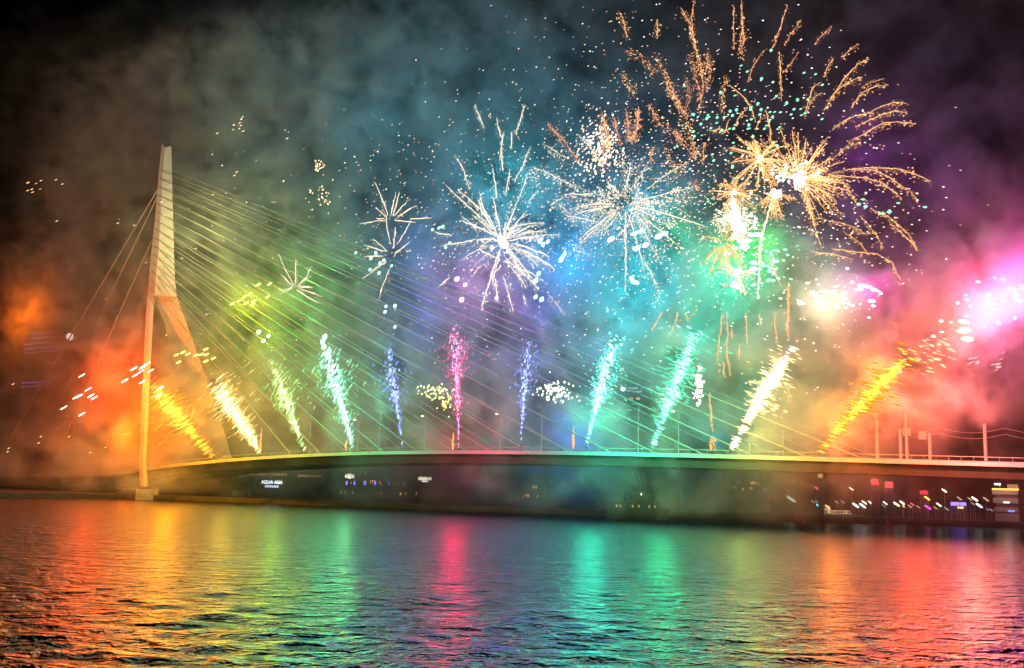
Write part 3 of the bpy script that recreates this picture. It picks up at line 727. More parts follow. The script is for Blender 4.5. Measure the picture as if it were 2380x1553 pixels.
for q in (((1205, 0), (1190, 180), (1170, 370)), ((1240, 0), (1245, 150), (1240, 300), (1270, 480)), ((1385, 0), (1385, 120), (1395, 240)), ((1330, 240), (1335, 350)), ((1700, 0), (1690, 120), (1700, 200)), ((880, 0), (850, 100), (800, 180)), ((755, 0), (710, 90), (680, 130)), ((1280, 120), (1275, 200)), ((1215, 370), (1220, 480)), ((1590, 0), (1600, 120), (1610, 230)), ((1480, 20), (1500, 90)), ((1700, 540), (1700, 670)), ((930, 0), (960, 60)), ((1110, 600), (1120, 740), (1135, 900)), ((1150, 1020), (1135, 930), (1160, 960))):
    c = np.array(C4(*q)); L = np.concatenate([[0], np.cumsum(np.linalg.norm(np.diff(c, axis=0), axis=1))]); m = max(5, int(L[-1] / 10)); t = np.linspace(0, L[-1], m)
    trail('spark_trail', at_va(np.interp(t, L, c[:, 0]) + rng.normal(0, 1, m), np.interp(t, L, c[:, 1]), -4 + rng.normal(0, 4)), .24, GOLD, 1.0, fall, int(L[-1] / 2), 1.6, .15, 1.0, True)

shed(fall)
# comet shells: a cluster of big burning stars with smoke-lit heads
def stars(label, v, pts, col, st, rad, streak, keys, tails=0, name='firework_stars', tailcol=None, group='clusters of rising stars'):
    root = thing(name, at_v(pts[0][0], pts[0][1], v), label, 'firework', group)
    for (x, y) in pts:
        p = at_v(x, y, v + rng.normal(0, 1.5)); q = at_v(x + streak[0], y + streak[1], v) - at_v(x, y, v)
        r = rad * (.8 + .4 * rng.random())
        mb = MB(); d = q; n_ = max(d.length, .01); u_ = d / n_
        mb.tube([p - root.location - u_ * (n_ / 2 + r), p - root.location - u_ * n_ * .4, p - root.location + u_ * n_ * .4, p - root.location + u_ * (n_ / 2 + r)], [r * .35, r, r, r * .35], 6)
        mb.build('star', glow_of(tuple(q ** 1.6 for q in col), st * .7), root)
        if tails:
            e = at_v(x + rng.normal(0, 4), y + tails * (.6 + .7 * rng.random()), v)
            trail('tail', np.array([p + (e - p) * t for t in np.linspace(0, 1, 7)]), .10, tailcol or col, .35, root, 0)
    lamps(root, *keys)
    return root
stars('three green stars on thin tails left of the white-green fountain', -6, [(601, 772), (624, 781), (612, 792)], (.7, 1, .6), 5, .6, (3, -2), ('green',), 60, tailcol=(.5, .9, .4))
stars('yellow stars scattered beneath the small cream starburst', -8, [(555, 700), (568, 690), (580, 684), (572, 705), (586, 708), (590, 700), (600, 662), (627, 660), (540, 706), (622, 690)], (1, .85, .3), 4, .28, (8, -5), ('amber', 'amber2'))
stars('yellow stars in a row before the bent pylon leg', -10, [(410, 825), (425, 819), (437, 823), (415, 842), (455, 826), (468, 824), (478, 812), (478, 840), (496, 833), (480, 824)], (1, .8, .25), 4.5, .28, (9, -4), ('py',))
stars('pink stars on long thin tails above the pink fountain', -8, [(1062, 649), (1081, 662), (1073, 697)], (1, .55, .75), 6, .7, (1, -1), ('pinkstar', 'lilac'), 120, tailcol=(1, .25, .5))
stars('pale blue stars on thin tails above the periwinkle fountain', -8, [(895, 725), (918, 711), (897, 712), (1154, 693), (918, 760)], (.5, .7, 1), 4, .5, (1, -1), (), 90, tailcol=(.4, .6, 1))
stars('green stars climbing between the stacked pair of starbursts and the white one', -8, [(827, 588), (873, 587), (862, 601), (874, 590), (892, 605), (860, 627), (883, 612), (910, 618), (881, 635), (1045, 565), (1020, 530), (1029, 527), (1005, 534), (1036, 575)], (.5, 1, .75), 3, .45, (1, -1), (), 40, tailcol=(.3, .9, .5))
stars('mint star pair burning at the head of the white-green fountain', -7, [(755, 783), (750, 793), (752, 806)], (.5, 1, .8), 6, .6, (2, -4), ())
stars('blue stars with streaming tails right of the white starburst', -8, [(1255, 562), (1262, 568), (1273, 562), (1258, 556), (1308, 597), (1304, 604), (1312, 592), (1245, 690), (1259, 696), (1245, 653), (1252, 636)], (.5, .8, 1), 4, .55, (2, -3), ('blue', 'blue2'), 70, tailcol=(.25, .55, 1))
stars('royal blue stars in the tangle of copper streamers', -8, [(1474, 543), (1482, 540), (1492, 537), (1420, 556), (1530, 550), (1545, 543), (1480, 577), (1500, 570)], (.45, .6, 1), 4, .6, (6, -3), ('bluev',), 45, tailcol=(.2, .5, 1))
stars('twin teal stars glaring right of the narrow violet fountain', -8, [(1468, 648), (1480, 657), (1472, 655)], (.5, 1, .95), 6, .5, (2, 2), ('teal', 'teal2'), 80, tailcol=(.1, .9, .8))
stars('twin mint stars glaring under the golden shells', -8, [(1702, 664), (1716, 668), (1706, 658)], (.55, 1, .85), 6, .45, (4, 2), (), 40, tailcol=(.2, .9, .6))
stars('violet stars peppering the copper starburst', -8, [(1738, 560), (1746, 546), (1728, 575), (1690, 590), (1735, 575), (1750, 610), (1752, 625), (1722, 560), (1708, 577), (1760, 545)], (.65, .6, 1), 3.5, .5, (8, -1), ())
stars('magenta-white stars at the tip of the cream smoke ball', -6, [(2002, 664), (2012, 665), (2022, 668), (2032, 674), (2026, 700), (1998, 672)], (1, .55, .95), 5, .4, (9, 1), ('mag',))
stars('orange-white comet heads below the big pink flare', -9, [(2240, 748), (2243, 767), (2236, 770), (2248, 788)], (1, .85, .5), 6, .42, (16, 2), ('star', 'star2'))
stars('white streaks shooting left from the tip of the gold fountain', -10, [(311, 857), (330, 855), (335, 850), (342, 846), (327, 864), (315, 872), (350, 862), (330, 888), (372, 902), (369, 919), (190, 873), (177, 923), (184, 921), (211, 920), (219, 925), (148, 948), (190, 963), (205, 905), (290, 885)], (1, .88, .7), 4.5, .22, (14, -8), ('red', 'red2', 'or', 'left', 'left2', 'left3', 'left4'))
# the two blinding balls: dense burning cores inside their own smoke
for (c, v, label, keys, col, R, asp, ang) in (((1935, 692), 0, 'blinding cream fireball wrapped in smoke right of the golden willow', ('cream', 'creamb', 'creamc', 'cream2', 'brown'), (1, .95, .72), 5.5, 1.3, -8), ((2345, 690), -6, 'blinding pink-white flare at the right end of the display', ('pink', 'pinkb', 'pinkc', 'pinklow2', 'pink2', 'pink3', 'plum', 'pinklow'), (1, .86, .90), 6.5, 1.9, 22)):
    root = thing('firework_burst', at_v(c[0], c[1], v), label, 'firework', 'bursting shells in the sky')
    n = 46
    g = rng.normal(0, 1, (n, 3)); a = math.radians(ang); s_ = 6.2 * R
    x = c[0] + (g[:, 0] * asp * math.cos(a) - g[:, 1] * math.sin(a) * .6) * s_; y = c[1] - (g[:, 0] * asp * math.sin(a) + g[:, 1] * math.cos(a) * .6) * s_
    W = at_va(x, y, v + g[:, 2] * 3); m = at_va(x + 12, y + 1.5, v) - at_va(x, y, v * np.ones(n))
    spark_mesh('spark', W, m, np.linalg.norm(m, axis=1) * (.5 + .6 * rng.random(n)), .14 + .22 * rng.random(n), glow_of(col, 4), root, 'stuff')
    lamps(root, *keys)

# crackle: small clouds of glitter
def crackle(c, v, label, sx, sy, cnt, col, st, streak=(2, -2), rad=.26, keys=()):
    root = thing('crackle_cluster', at_v(c[0], c[1], v), label, 'firework', 'small crackling clusters')
    x = c[0] + rng.normal(0, sx, cnt); y = c[1] + rng.normal(0, sy, cnt)
    W = at_va(x, y, v + rng.normal(0, 2, cnt)); m = at_va(x + streak[0], y + streak[1], v) - at_va(x, y, v * np.ones(cnt))
    spark_mesh('spark', W, m, np.linalg.norm(m, axis=1) + .3, rad * np.clip(rng.lognormal(0, .4, cnt), .5, 2), glow_of(tuple(q ** 1.5 for q in col), squeeze(st) * 1.15), root, 'stuff')
    lamps(root, *keys)
crackle((64, 443), -8, 'few orange embers glowing in the brown smoke at the far left', 30, 10, 5, (1, .6, .3), 1.6, (8, -3), .2, ('sk1',))
crackle((557, 290), -8, 'few pale embers in the dark teal sky above the small cream starburst', 6, 8, 5, CREAM, 1.4, (4, -2), .18, ('sk2',))
crackle((1008, 912), -6, 'yellow crackle cluster at the left shoulder of the pink fountain', 18, 11, 70, (1, .95, .45), 2.4)
crackle((1036, 938), -6, 'small yellow crackle cluster touching the pink fountain low down', 8, 9, 30, (1, .9, .4), 2.4)
crackle((1290, 910), -6, 'white crackle cluster between the violet and mint fountains', 22, 13, 110, (.9, 1, .8), 3.0)
crackle((1625, 898), -6, 'white crackle cluster beside the emerald fountain', 6, 20, 60, (1, .95, .85), 3.0, (4, 3))
crackle((742, 385), -6, 'cream crackle cluster high in the empty teal sky', 5, 8, 26, CREAM, 2.0, keys=('sk3',))
crackle((740, 455), -6, 'loose copper crackle cluster below the high cream one', 14, 14, 26, CREAM, 1.6)
crackle((1395, 345), -50, 'big glittering cream crackle cloud among copper rain', 26, 38, 260, PALE, 2.2, (2, -3), .2)
crackle((1860, 402), -55, 'white glitter strewn over the golden willow centre', 36, 12, 60, (.8, 1, .8), 3.0, (8, -2))
crackle((1720, 520), -55, 'white glitter on the cream shell above the mint glow', 24, 34, 80, PALE, 3.0, (4, -1), .3)
crackle((1790, 620), -10, 'green glitter under the falling golden tail', 26, 24, 46, (.5, 1, .75), 2.4, (7, 2))
crackle((1700, 320), -50, 'mint glitter scattered left of the golden spider shell', 60, 60, 60, (.4, 1, .65), 1.8, (5, -2), .24)
crackle((1830, 240), -50, 'mint glitter scattered above the golden willow', 45, 50, 26, (.4, 1, .65), 1.8, (5, -2), .26)
crackle((2060, 475), -50, 'mint sparks at the tips of the long golden arcs', 45, 20, 8, (.4, 1, .65), 1.8, (8, 0), .26)
crackle((2170, 820), -8, 'thin pale sparks between the orange fountain and the pink flare', 26, 20, 40, (1, .75, .5), 1.3, (12, 4), .14)
crackle((2300, 840), -8, 'sparse pink sparks over the dark right bank', 26, 10, 14, (1, .6, .6), 1.2, (10, -4), .14)

# stray embers drifting everywhere: nobody could count them
E = []
for cx_, cy_, sx, sy, cnt in ((1500, 250, 200, 140, 520), (1500, 420, 150, 90, 560), (1380, 560, 130, 90, 200), (1700, 420, 150, 130, 560), (1640, 620, 120, 80, 220), (1160, 520, 130, 120, 480), (900, 520, 120, 110, 160), (860, 400, 140, 80, 60), (560, 420, 140, 110, 26), (560, 640, 110, 110, 70), (1950, 500, 120, 110, 260), (1180, 760, 160, 90, 60), (640, 860, 120, 90, 60), (1850, 720, 120, 110, 110), (1450, 740, 120, 90, 90)):
    E.append(np.stack([cx_ + rng.normal(0, sx, cnt), cy_ + rng.normal(0, sy, cnt)], 1))
E = np.concatenate(E); E = E[(E[:, 1] < 1000) & (E[:, 0] > 20)]
sv = np.stack([3 - np.clip((1190 - E[:, 0]) / 1190, -1, 1) * 0 + np.abs(E[:, 0] - 1190) / 260, -1.5 + (E[:, 0] - 1190) / 500], 1)
W = at_va(E[:, 0], E[:, 1], -40 + rng.normal(0, 12, len(E))); m = at_va(E[:, 0] + sv[:, 0], E[:, 1] + sv[:, 1], -40) - at_va(E[:, 0], E[:, 1], -40 * np.ones(len(E)))
third = rng.random(len(E))
for lo_, hi_, col, st, lab in ((0, .6, PALE, 1.7, 'pale embers drifting through the sky round the shells'), (.6, 1, COPPER, 1.1, 'copper embers drifting through the sky round the shells')):
    k = (third >= lo_) & (third < hi_)
    o = spark_mesh('ember', W[k], m[k], .25 + .5 * np.linalg.norm(m[k], axis=1), .085 * np.clip(rng.lognormal(0, .45, k.sum()), .5, 2.2), glow_of(col, st), None, 'stuff'); o['label'] = lab
px_ = [(64, 443), (132, 514), (274, 519), (145, 428), (130, 418), (557, 286), (560, 292), (565, 305), (505, 310), (667, 322), (550, 400), (545, 408), (495, 453), (95, 420), (312, 524), (455, 578), (423, 600), (375, 470), (95, 1015), (90, 1030), (20, 1042), (18, 1050), (290, 1010), (210, 1052), (30, 893), (160, 1015), (245, 1040)]
q = np.array(px_, float)
W = at_va(q[:, 0], q[:, 1], -6 * np.ones(len(q))); m = at_va(q[:, 0] + 8, q[:, 1] - 3, -6) - W
o = spark_mesh('ember', W, m, np.linalg.norm(m, axis=1), .18 * np.ones(len(q)), glow_of((1, .6, .3), 1.6), None, 'stuff'); o['label'] = 'lone orange embers in the dark sky left and right of the pylon'

# gas torches flaring on the far parapet
for x, y, h, label, keys in ((1052, 1046, 44, 'tall orange gas torch flaring left of the pink fountain foot', ('t1',)), (1332, 1044, 58, 'slim orange gas torch left of the mint fountain foot', ('t2',)), (1652, 1048, 36, 'short orange gas torch left of the pale yellow fountain foot', ('t3',)), (604, 1056, 66, 'orange gas torch behind the pale yellow fountain next to the pylon', ('t4',)), (803, 1048, 30, 'faint gas torch at the foot of the white-green fountain', ('t5',))):
    v = 31.0; b = at_v(x, y, v); t = at_v(x, y - h, v)
    root = thing('gas_torch', b, label, 'torch', 'gas torches on the far parapet')
    H = (t - b).length
    MB().loft([[Vector((math.cos(a) * r + dx, math.sin(a) * r, H * f)) for a in np.linspace(0, 2 * math.pi, 8, endpoint=False)] for f, r, dx in ((.0, .1, 0), (.1, .28, .05), (.25, .42, .1), (.45, .36, -.1), (.65, .22, .12), (.82, .12, .0), (.95, .03, .1))]).build('flame', glow_of((1, .32, .06), 1.5), root, True)
    MB().tube([Vector((0, 0, -1.2)), Vector((0, 0, .05))], .16, 8).build('burner', M['dark_steel'], root)
    lamps(root, *keys)

# ------------------------------------------------------------------ lamp posts on the deck
def post(x, y_top, v, label, lit, arm, group='lamp posts along the deck'):
    p = at_v(x, y_top, v); c = to_uvz(p); zb = deck_z(c.x)
    root = thing('street_lamp', Vector((p.x, p.y, zb)), label, 'lamp post', group)
    h = p.z - zb
    MB().tube([(0, 0, 0), (0, 0, h * .5), (0, 0, h)], [.16, .13, .09], 8).build('pole', M['post'], root)
    a = -D * arm
    MB().tube([Vector((0, 0, h - .1)), Vector((0, 0, h)) + a * .5 + Vector((0, 0, .25)), Vector((0, 0, h)) + a + Vector((0, 0, .3))], .06, 6).build('arm', M['post'], root)
    hd = MB(); hd.sphere(Vector((0, 0, h)) + a + Vector((0, 0, .25)), .42, 8, 5, (1.3, .8, .5)); hd.build('lantern', glow_of((1, .82, .5), 2.6) if lit else M['post'], root)
for x, y, lit, lab in ((723, 969, 0, 'dark lamp post on the deck right of the lime fountain'), (833, 978, 1, 'lit lamp post right of the white-green fountain'), (884, 958, 0, 'dark tall lamp post left of the periwinkle fountain'), (991, 969, 1, 'lit lamp post between the periwinkle and pink fountains'), (1165, 964, 1, 'lit lamp post between the pink and violet fountains'), (1260, 946, 0, 'dark tall lamp post right of the violet fountain'), (1484, 941, 0, 'dark lamp post left of the emerald fountain'), (1577, 958, 1, 'lit lamp post touching the emerald fountain'), (1742, 985, 0, 'dark lamp post under the pale yellow fountain'), (1819, 951, 1, 'lit lamp post right of the pale yellow fountain')):
    post(x, y, 16.0, lab, lit, 1.6)
def mast_post(x, yt, label, name='tram_mast', head=None):
    v = 16.0; p = at_v(x, yt, v); c = to_uvz(p); zb = deck_z(c.x)
    root = thing(name, Vector((p.x, p.y, zb)), label, 'mast', 'masts on the right end of the deck'); h = p.z - zb
    MB().tube([(0, 0, 0), (0, 0, h)], [.42, .36], 10).build('pole', M['post'], root)
    MB().tube([(0, 0, 0), (0, 0, .4)], .6, 10).build('base', M['post'], root)
    if head:
        hb = MB()
        o_ = Vector((0, 0, h - 1.6)) - D * (head * 1.6) - N * .35
        hb.frame_box(o_ - D * .9 , D * 1.8, N * .7, Vector((0, 0, 2.0)))
        hb.build('signal_head', M['post'], root)
        MB().tube([Vector((0, 0, h - .7)), Vector((0, 0, h - .7)) - D * (head * 1.0)], .14, 6).build('bracket', M['post'], root)
    return root
mast_post(2037, 960, 'plain mast right of the orange fountain')
mast_post(2105, 955, 'tall pale mast topped by sparks right of the plain one')
mast_post(2092, 998, 'short mast with a signal head close to the tall pale mast', 'signal_mast', -1)
mast_post(2160, 1006, 'short mast with a signal head facing left', 'signal_mast', 1)
mast_post(2288, 985, 'lone mast near the right edge of the picture')
wires = []
for dz in (0, 1.4):
    a = at_v(2037, 1000, 16); b = at_v(2500, 1000, 16)
    ua, ub = to_uvz(a).x, to_uvz(b).x
    w = MB(); w.tube([uvz(ua + (ub - ua) * t, 16, deck_z(ua + (ub - ua) * t) + 7.0 + dz - 1.2 * math.sin(math.pi * ((t * 3) % 1))) for t in np.linspace(0, 1, 25)], .05, 4)
    o = w.build('overhead_wire', M['cable']); tag(o, ('lower' if dz == 0 else 'upper') + ' tram wire strung between the masts at the right', 'wire', 'tram wires over the deck')

# ------------------------------------------------------------------ far bank
shore_px = [(-300, 1150), (0, 1156), (300, 1160), (600, 1170), (900, 1182), (1190, 1192), (1500, 1203), (1800, 1211), (2100, 1219), (2380, 1228), (2700, 1238)]
shore = [at_z(x, y, 0) for x, y in shore_px]
print('SHORE', [(round(p.x), round(p.y)) for p in shore])
mb = MB()
rings = []
for p in shore:
    d = Vector((p.x, p.y, 0)).normalized()
    rings.append([p + Vector((0, 0, -3)), p + Vector((0, 0, 1.7)), p + d * .8 + Vector((0, 0, 1.75)), p + d * 900 + Vector((0, 0, 1.8)), p + d * 900 + Vector((0, 0, -3))])
mb.loft(rings); o = mb.build('ground', M['quay']); tag(o, 'dark stone quay and ground of the far bank', None, None, 'structure')

def shore_y(px):
    return np.interp(px, [a for a, b in shore_px], [b for a, b in shore_px])
def bank_at(px, back):                               # a spot on the far bank 'back' metres behind the quay edge
    p = at_z(px, shore_y(px), 0); d = Vector((p.x, p.y, 0)).normalized()
    return Vector((p.x, p.y, 1.76)) + d * back
def on_wall(px, py, dist):                           # sight line met at a horizontal distance
    d = ray(px, py); return CAM + d * (dist / math.hypot(d.x, d.y))
def building(px0, px1, py_top, back, label, cat='building', mat='facade', depth=26, roof=True, name='waterfront_building'):
    a, b = bank_at(px0, back), bank_at(px1, back)
    dist = (math.hypot(a.x, a.y) + math.hypot(b.x, b.y)) / 2
    zt = on_wall((px0 + px1) / 2, py_top, dist).z
    mid = (a + b) / 2
    root = thing(name, Vector((mid.x, mid.y, 1.76)), label, cat, 'buildings on the far bank')
    ax = (b - a); nx = Vector((ax.y, -ax.x, 0)).normalized()
    if nx.dot(mid) < 0: nx = -nx
    root['_'] = 0; del root['_']
    L = ax.length
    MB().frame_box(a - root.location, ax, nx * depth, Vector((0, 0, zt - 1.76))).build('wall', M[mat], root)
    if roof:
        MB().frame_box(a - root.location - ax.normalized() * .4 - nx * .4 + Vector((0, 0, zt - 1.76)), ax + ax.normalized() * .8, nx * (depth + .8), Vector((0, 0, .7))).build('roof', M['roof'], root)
    # returns a placer for windows given picture rectangles
    n_ = ax.normalized()
    def put(nm, x0, x1, y0, y1, mat_, proud=.12, frame=True):
        dd = ray((x0 + x1) / 2, (y0 + y1) / 2); t = (a - CAM).dot(nx) / dd.dot(nx); c = CAM + dd * t
        s = t / FPX * 1.0
        w, h = abs(x1 - x0) * s, abs(y1 - y0) * s
        o_ = c - root.location - n_ * w / 2 - Vector((0, 0, h / 2)) - nx * proud
        ob = MB().frame_box(o_, n_ * w, nx * (proud - .003), Vector((0, 0, h))).build(nm, mat_, root)
        return ob
    return root, put
def R(lst): return lst
WARM = glow_of((1, .62, .22), .55); DIMW = glow_of((1, .66, .3), .22); WHITE = glow_of((.85, .95, 1), 2.2); IVORY = glow_of((1, .93, .75), 1.1); BLUE = glow_of((.14, .10, 1), 3.2); ORNG = glow_of((1, .45, .1), 1.0); LILAC = glow_of((.42, .32, .75), .55); RED = glow_of((1, .05, .06), 2.2)

# left: the office tower behind the smoke
root, put = building(28, 190, 770, 240, 'dark office tower with rows of violet lit windows at the far left', 'office tower', depth=30, name='office_tower')
for r_, y in enumerate((778, 789, 801, 812, 821)):
    for k in range(8):
        if r_ < 2 and k < 2: continue
        put('window', 52 + k * 11 + r_ * 1.0, 60 + k * 11 + r_, y - 2 - k * .9, y + 2 - k * .9, LILAC)
for r_, y in enumerate((890, 899)):
    for k in range(7): put('window', 50 + k * 10, 58 + k * 10, y - 1.5 - k * .5, y + 2 - k * .5, LILAC)
for r_ in range(9):
    for x in (128, 148, 181): put('window', x + (r_ % 3) * 2, x + 6 + (r_ % 3) * 2, 938 + r_ * 14, 941 + r_ * 14, LILAC)
p = on_wall(162, 783, 585)
fl = thing('floodlight', p, 'round white floodlight on the roof corner right of the violet windows', 'floodlight', 'lights on the far bank')
mb = MB(); mb.sphere((0, 0, 0), 2.1, 10, 6, (1, .5, 1)); mb.build('lens', glow_of((1, .95, .85), 4), fl)
MB().tube([Vector((0, .9, 0)), Vector((0, 1.6, -12))], .15, 6).build('pole', M['post'], fl)
lf = thing('floodlight', on_wall(174, 787, 585), 'small green-yellow flare beside the round white floodlight', 'floodlight', 'lights on the far bank')
MB().sphere((0, 0, 0), .7, 8, 5, (1.5, .5, 1)).build('lens', glow_of((.6, .7, .02), .8), lf)  # the floodlight's flare, built as a glowing blob

root, put = building(538, 762, 1076, 44, 'low theatre building with bands of warm windows left of mid span', mat='facade')
for x0, x1, y, m_ in ((548, 592, 1101, WARM), (598, 622, 1103, DIMW), (628, 668, 1103, DIMW), (692, 748, 1106, WARM), (628, 660, 1092, DIMW), (664, 730, 1093, DIMW), (742, 778, 1086, DIMW)):
    n_ = max(2, int((x1 - x0) / 7))
    for k in range(n_):
        a_ = x0 + (x1 - x0) * k / n_; put('window', a_ + .5, a_ + (x1 - x0) / n_ - .6, y - 2.6, y + 2.6, m_)
def text_on(s_, px0, px1, py0, py1, dist, mat_, label, extra=None):
    cu = bpy.data.curves.new('lettering', 'FONT'); cu.body = s_; cu.align_x = 'CENTER'; cu.extrude = .08
    o_ = bpy.data.objects.new('lettering', cu); COL.objects.link(o_)
    dg = bpy.context.evaluated_depsgraph_get(); me = bpy.data.meshes.new_from_object(o_.evaluated_get(dg)); bpy.data.objects.remove(o_)
    vs = np.array([v.co[:] for v in me.vertices]); lo, hi = vs.min(0), vs.max(0)
    c = on_wall((px0 + px1) / 2, (py0 + py1) / 2, dist); s = (c - CAM).dot(fw) / FPX
    fx, fy = (px1 - px0) * s / (hi[0] - lo[0]), (py1 - py0) * s / (hi[1] - lo[1])
    root = thing('lit_sign', c, label, 'sign', 'lit signs on the far bank')
    d = Vector((c.x, c.y, 0)).normalized(); rx = Vector((d.y, -d.x, 0))
    M_ = Matrix(((rx.x * fx, 0, -d.x), (rx.y * fx, 0, -d.y), (0, fy, 0))).to_4x4()
    me.transform(Matrix.Translation(Vector((-(lo[0] + hi[0]) / 2, -(lo[1] + hi[1]) / 2, 0)))); me.transform(M_)
    me.materials.clear(); me.materials.append(mat_); me.name = 'lettering'
    ob = bpy.data.objects.new('lettering', me); COL.objects.link(ob); ob.parent = root
    w, h = (px1 - px0) * s, (py1 - py0) * s
    MB().frame_box(rx * (-w * .55) - Vector((0, 0, h * .9)) + d * .25, rx * w * 1.1, d * .2, Vector((0, 0, h * 1.6))).build('backboard', M['dark_steel'], root)
    return root, rx, d, s
def bars(root, rx, d, s, cx, cy, px0, px1, py0, py1, n, mat_, nm='lettering'):
    mb = MB()
    for k in range(n):
        w = (px1 - px0) / n
        x = px0 + w * k - cx
        mb.frame_box(rx * (x + w * .12) * s + Vector((0, 0, (cy - py1) * s)) - d * .1, rx * w * .72 * s, d * .15, Vector((0, 0, (py1 - py0) * s * (1 if k % 3 else .8))))
    return mb.build(nm, mat_, root)
sd = lambda px, back: math.hypot(*bank_at(px, back).xy)
dist = sd(632, 44) - 4.5
root, rx, d, s = text_on('AQUA ASIA', 608, 656, 1117, 1126, dist, WHITE, 'white lettered restaurant sign reading AQUA ASIA on the theatre front')
bars(root, rx, d, s, 632, 1121.5, 616, 648, 1128, 1133, 6, glow_of((.75, .85, 1), .9))

root, put = building(775, 1030, 1082, 40, 'long dark terrace building with blue lamps and two white signs')
for x in (806, 824, 849, 872, 905): put('window', x - 1.6, x + 1.8, 1118.5, 1127, BLUE)
for x, y, m_ in ((850, 1099, IVORY), (858, 1089, DIMW), (835, 1094, DIMW), (816, 1123, DIMW), (914, 1124, DIMW), (925, 1124, DIMW), (939, 1124, DIMW), (886, 1146, DIMW), (931, 1148, ORNG), (943, 1148, DIMW), (968, 1147, DIMW), (793, 1144, DIMW), (803, 1143, DIMW), (820, 1145, DIMW)): put('window', x - 1.2, x + 1.2, y - 3.2, y + 3.2, m_)
for (x0, x1, y0, y1, n_, lab, mid_) in ((802, 824, 1102, 1111, 7, 'white block-letter sign on the left of the terrace building', (810, 816, 1100, 1113)), (972, 1003, 1108.5, 1116, 9, 'white block-letter sign in two lines on the right of the terrace building', (980, 995, 1117, 1120.5))):
    cx_, cy_ = (x0 + x1) / 2, (y0 + y1) / 2; c = on_wall(cx_, cy_, sd(cx_, 40) - 4.0); d = Vector((c.x, c.y, 0)).normalized(); rx = Vector((d.y, -d.x, 0)); s = (c - CAM).dot(fw) / FPX
    rt_ = thing('lit_sign', c, lab, 'sign', 'lit signs on the far bank')
    bars(rt_, rx, d, s, cx_, cy_, x0, x1, y0, y1, n_, IVORY); bars(rt_, rx, d, s, cx_, cy_, *mid_[:2], mid_[2], mid_[3], 4, IVORY)
    MB().frame_box(rx * (-(x1 - x0) * .55 * s) - Vector((0, 0, 8 * s)) + d * .25, rx * (x1 - x0) * 1.1 * s, d * .2, Vector((0, 0, 15 * s))).build('backboard', M['dark_steel'], rt_)
c = on_wall(866, 1122, sd(866, 40) - 4.0); d = Vector((c.x, c.y, 0)).normalized(); rx = Vector((d.y, -d.x, 0)); s = (c - CAM).dot(fw) / FPX
rt_ = thing('lit_sign', c, 'thin orange neon scribble between the blue lamps', 'sign', 'lit signs on the far bank')
for pts in (((-22, -4), (-20, 4), (-16, 0)), ((-5, -2), (-5, 4), (3, 5), (5, 0)), ((0, -2), (0, 3)), ((13, -1), (18, 5), (20, -7)), ((13, 0), (19, 0))):
    MB().tube([rx * x * s + Vector((0, 0, y * s)) for x, y in pts], .14, 5).build('neon_tube', glow_of((1, .25, .08), .9), rt_)

root, put = building(1180, 1345, 1072, 46, 'dark quay building with a few amber windows at mid span')
for x, y, m_ in ((1212, 1129, DIMW), (1240, 1132, ORNG), (1246, 1132, WARM), (1303, 1130, DIMW), (1315, 1130, ORNG), (1223, 1151, ORNG), (1228, 1152, ORNG), (1239, 1084, DIMW), (1247, 1084, DIMW), (1258, 1084, DIMW), (1266, 1084, DIMW), (1215, 1155, DIMW), (1250, 1154, DIMW), (1284, 1154, DIMW), (1314, 1155, DIMW), (1336, 1154, DIMW), (1205, 1158, DIMW)): put('window', x - 1.2, x + 1.2, y - 3.2, y + 3.2, m_)
# tower with a round emblem, standing behind the cables
root, put = building(1425, 1512, 868, 92, 'tall dark tower with a round white emblem high on its front', 'office tower', depth=30, name='office_tower')
for k, (x0, x1, y) in enumerate(((1455, 1482, 902.5), (1457, 1466, 908.5), (1470, 1492, 910.5))):
    n_ = max(2, int((x1 - x0) / 4))
    for j in range(n_): put('lettering', x0 + (x1 - x0) * j / n_ + .5, x0 + (x1 - x0) * (j + 1) / n_ - .5, y - 1.8, y + 1.8, glow_of((.7, 1, .95), .6), .3)
cw = on_wall(1448, 904, sd(1448, 92) - .8) - root.location
dr = Vector((cw.x + root.location.x, cw.y + root.location.y, 0)).normalized(); rx = Vector((dr.y, -dr.x, 0))
rr_ = 6.2 * (sd(1448, 92) / FPX)
MB().loft([[cw + rx * math.cos(a) * rr_ + Vector((0, 0, math.sin(a) * rr_)) + dr * q for a in np.linspace(0, 2 * math.pi, 20, endpoint=False)] for q in (-.1, .3)]).build('emblem', glow_of((.9, 1, 1), 1.6), root)
for x in (1463, 1478): put('window', x, x + 9, 924, 929, WARM)
for r_ in range(4):
    for k in range(3): put('window', 1440 + k * 22, 1444 + k * 22, 950 + r_ * 18, 955 + r_ * 18, DIMW)

root, put = building(1440, 1530, 1085, 50, 'hazy quay building with warm strips of light behind the dark ship')
for x0, x1, y0, y1 in ((1437, 1452, 1119, 1124), (1454, 1471, 1120, 1126), (1493, 1501, 1103, 1120), (1510, 1525, 1121, 1127)): put('window', x0, x1, y0, y1, WARM)
root, put = building(1700, 1790, 1090, 40, 'dim building carrying red and orange neon right of the dark ship')
for x, y, w, m_ in ((1752, 1122, 8, ORNG), (1762, 1123, 7, glow_of((1, .2, .1), 1.2)), (1746, 1123, 4, glow_of((1, .2, .1), .8)), (1727, 1137, 4, glow_of((1, .2, .15), .6)), (1745, 1135, 8, DIMW), (1778, 1136, 3, IVORY), (1716, 1121, 8, DIMW), (1708, 1133, 8, DIMW)): put('window', x - w / 2, x + w / 2, y - 3, y + 3, m_)

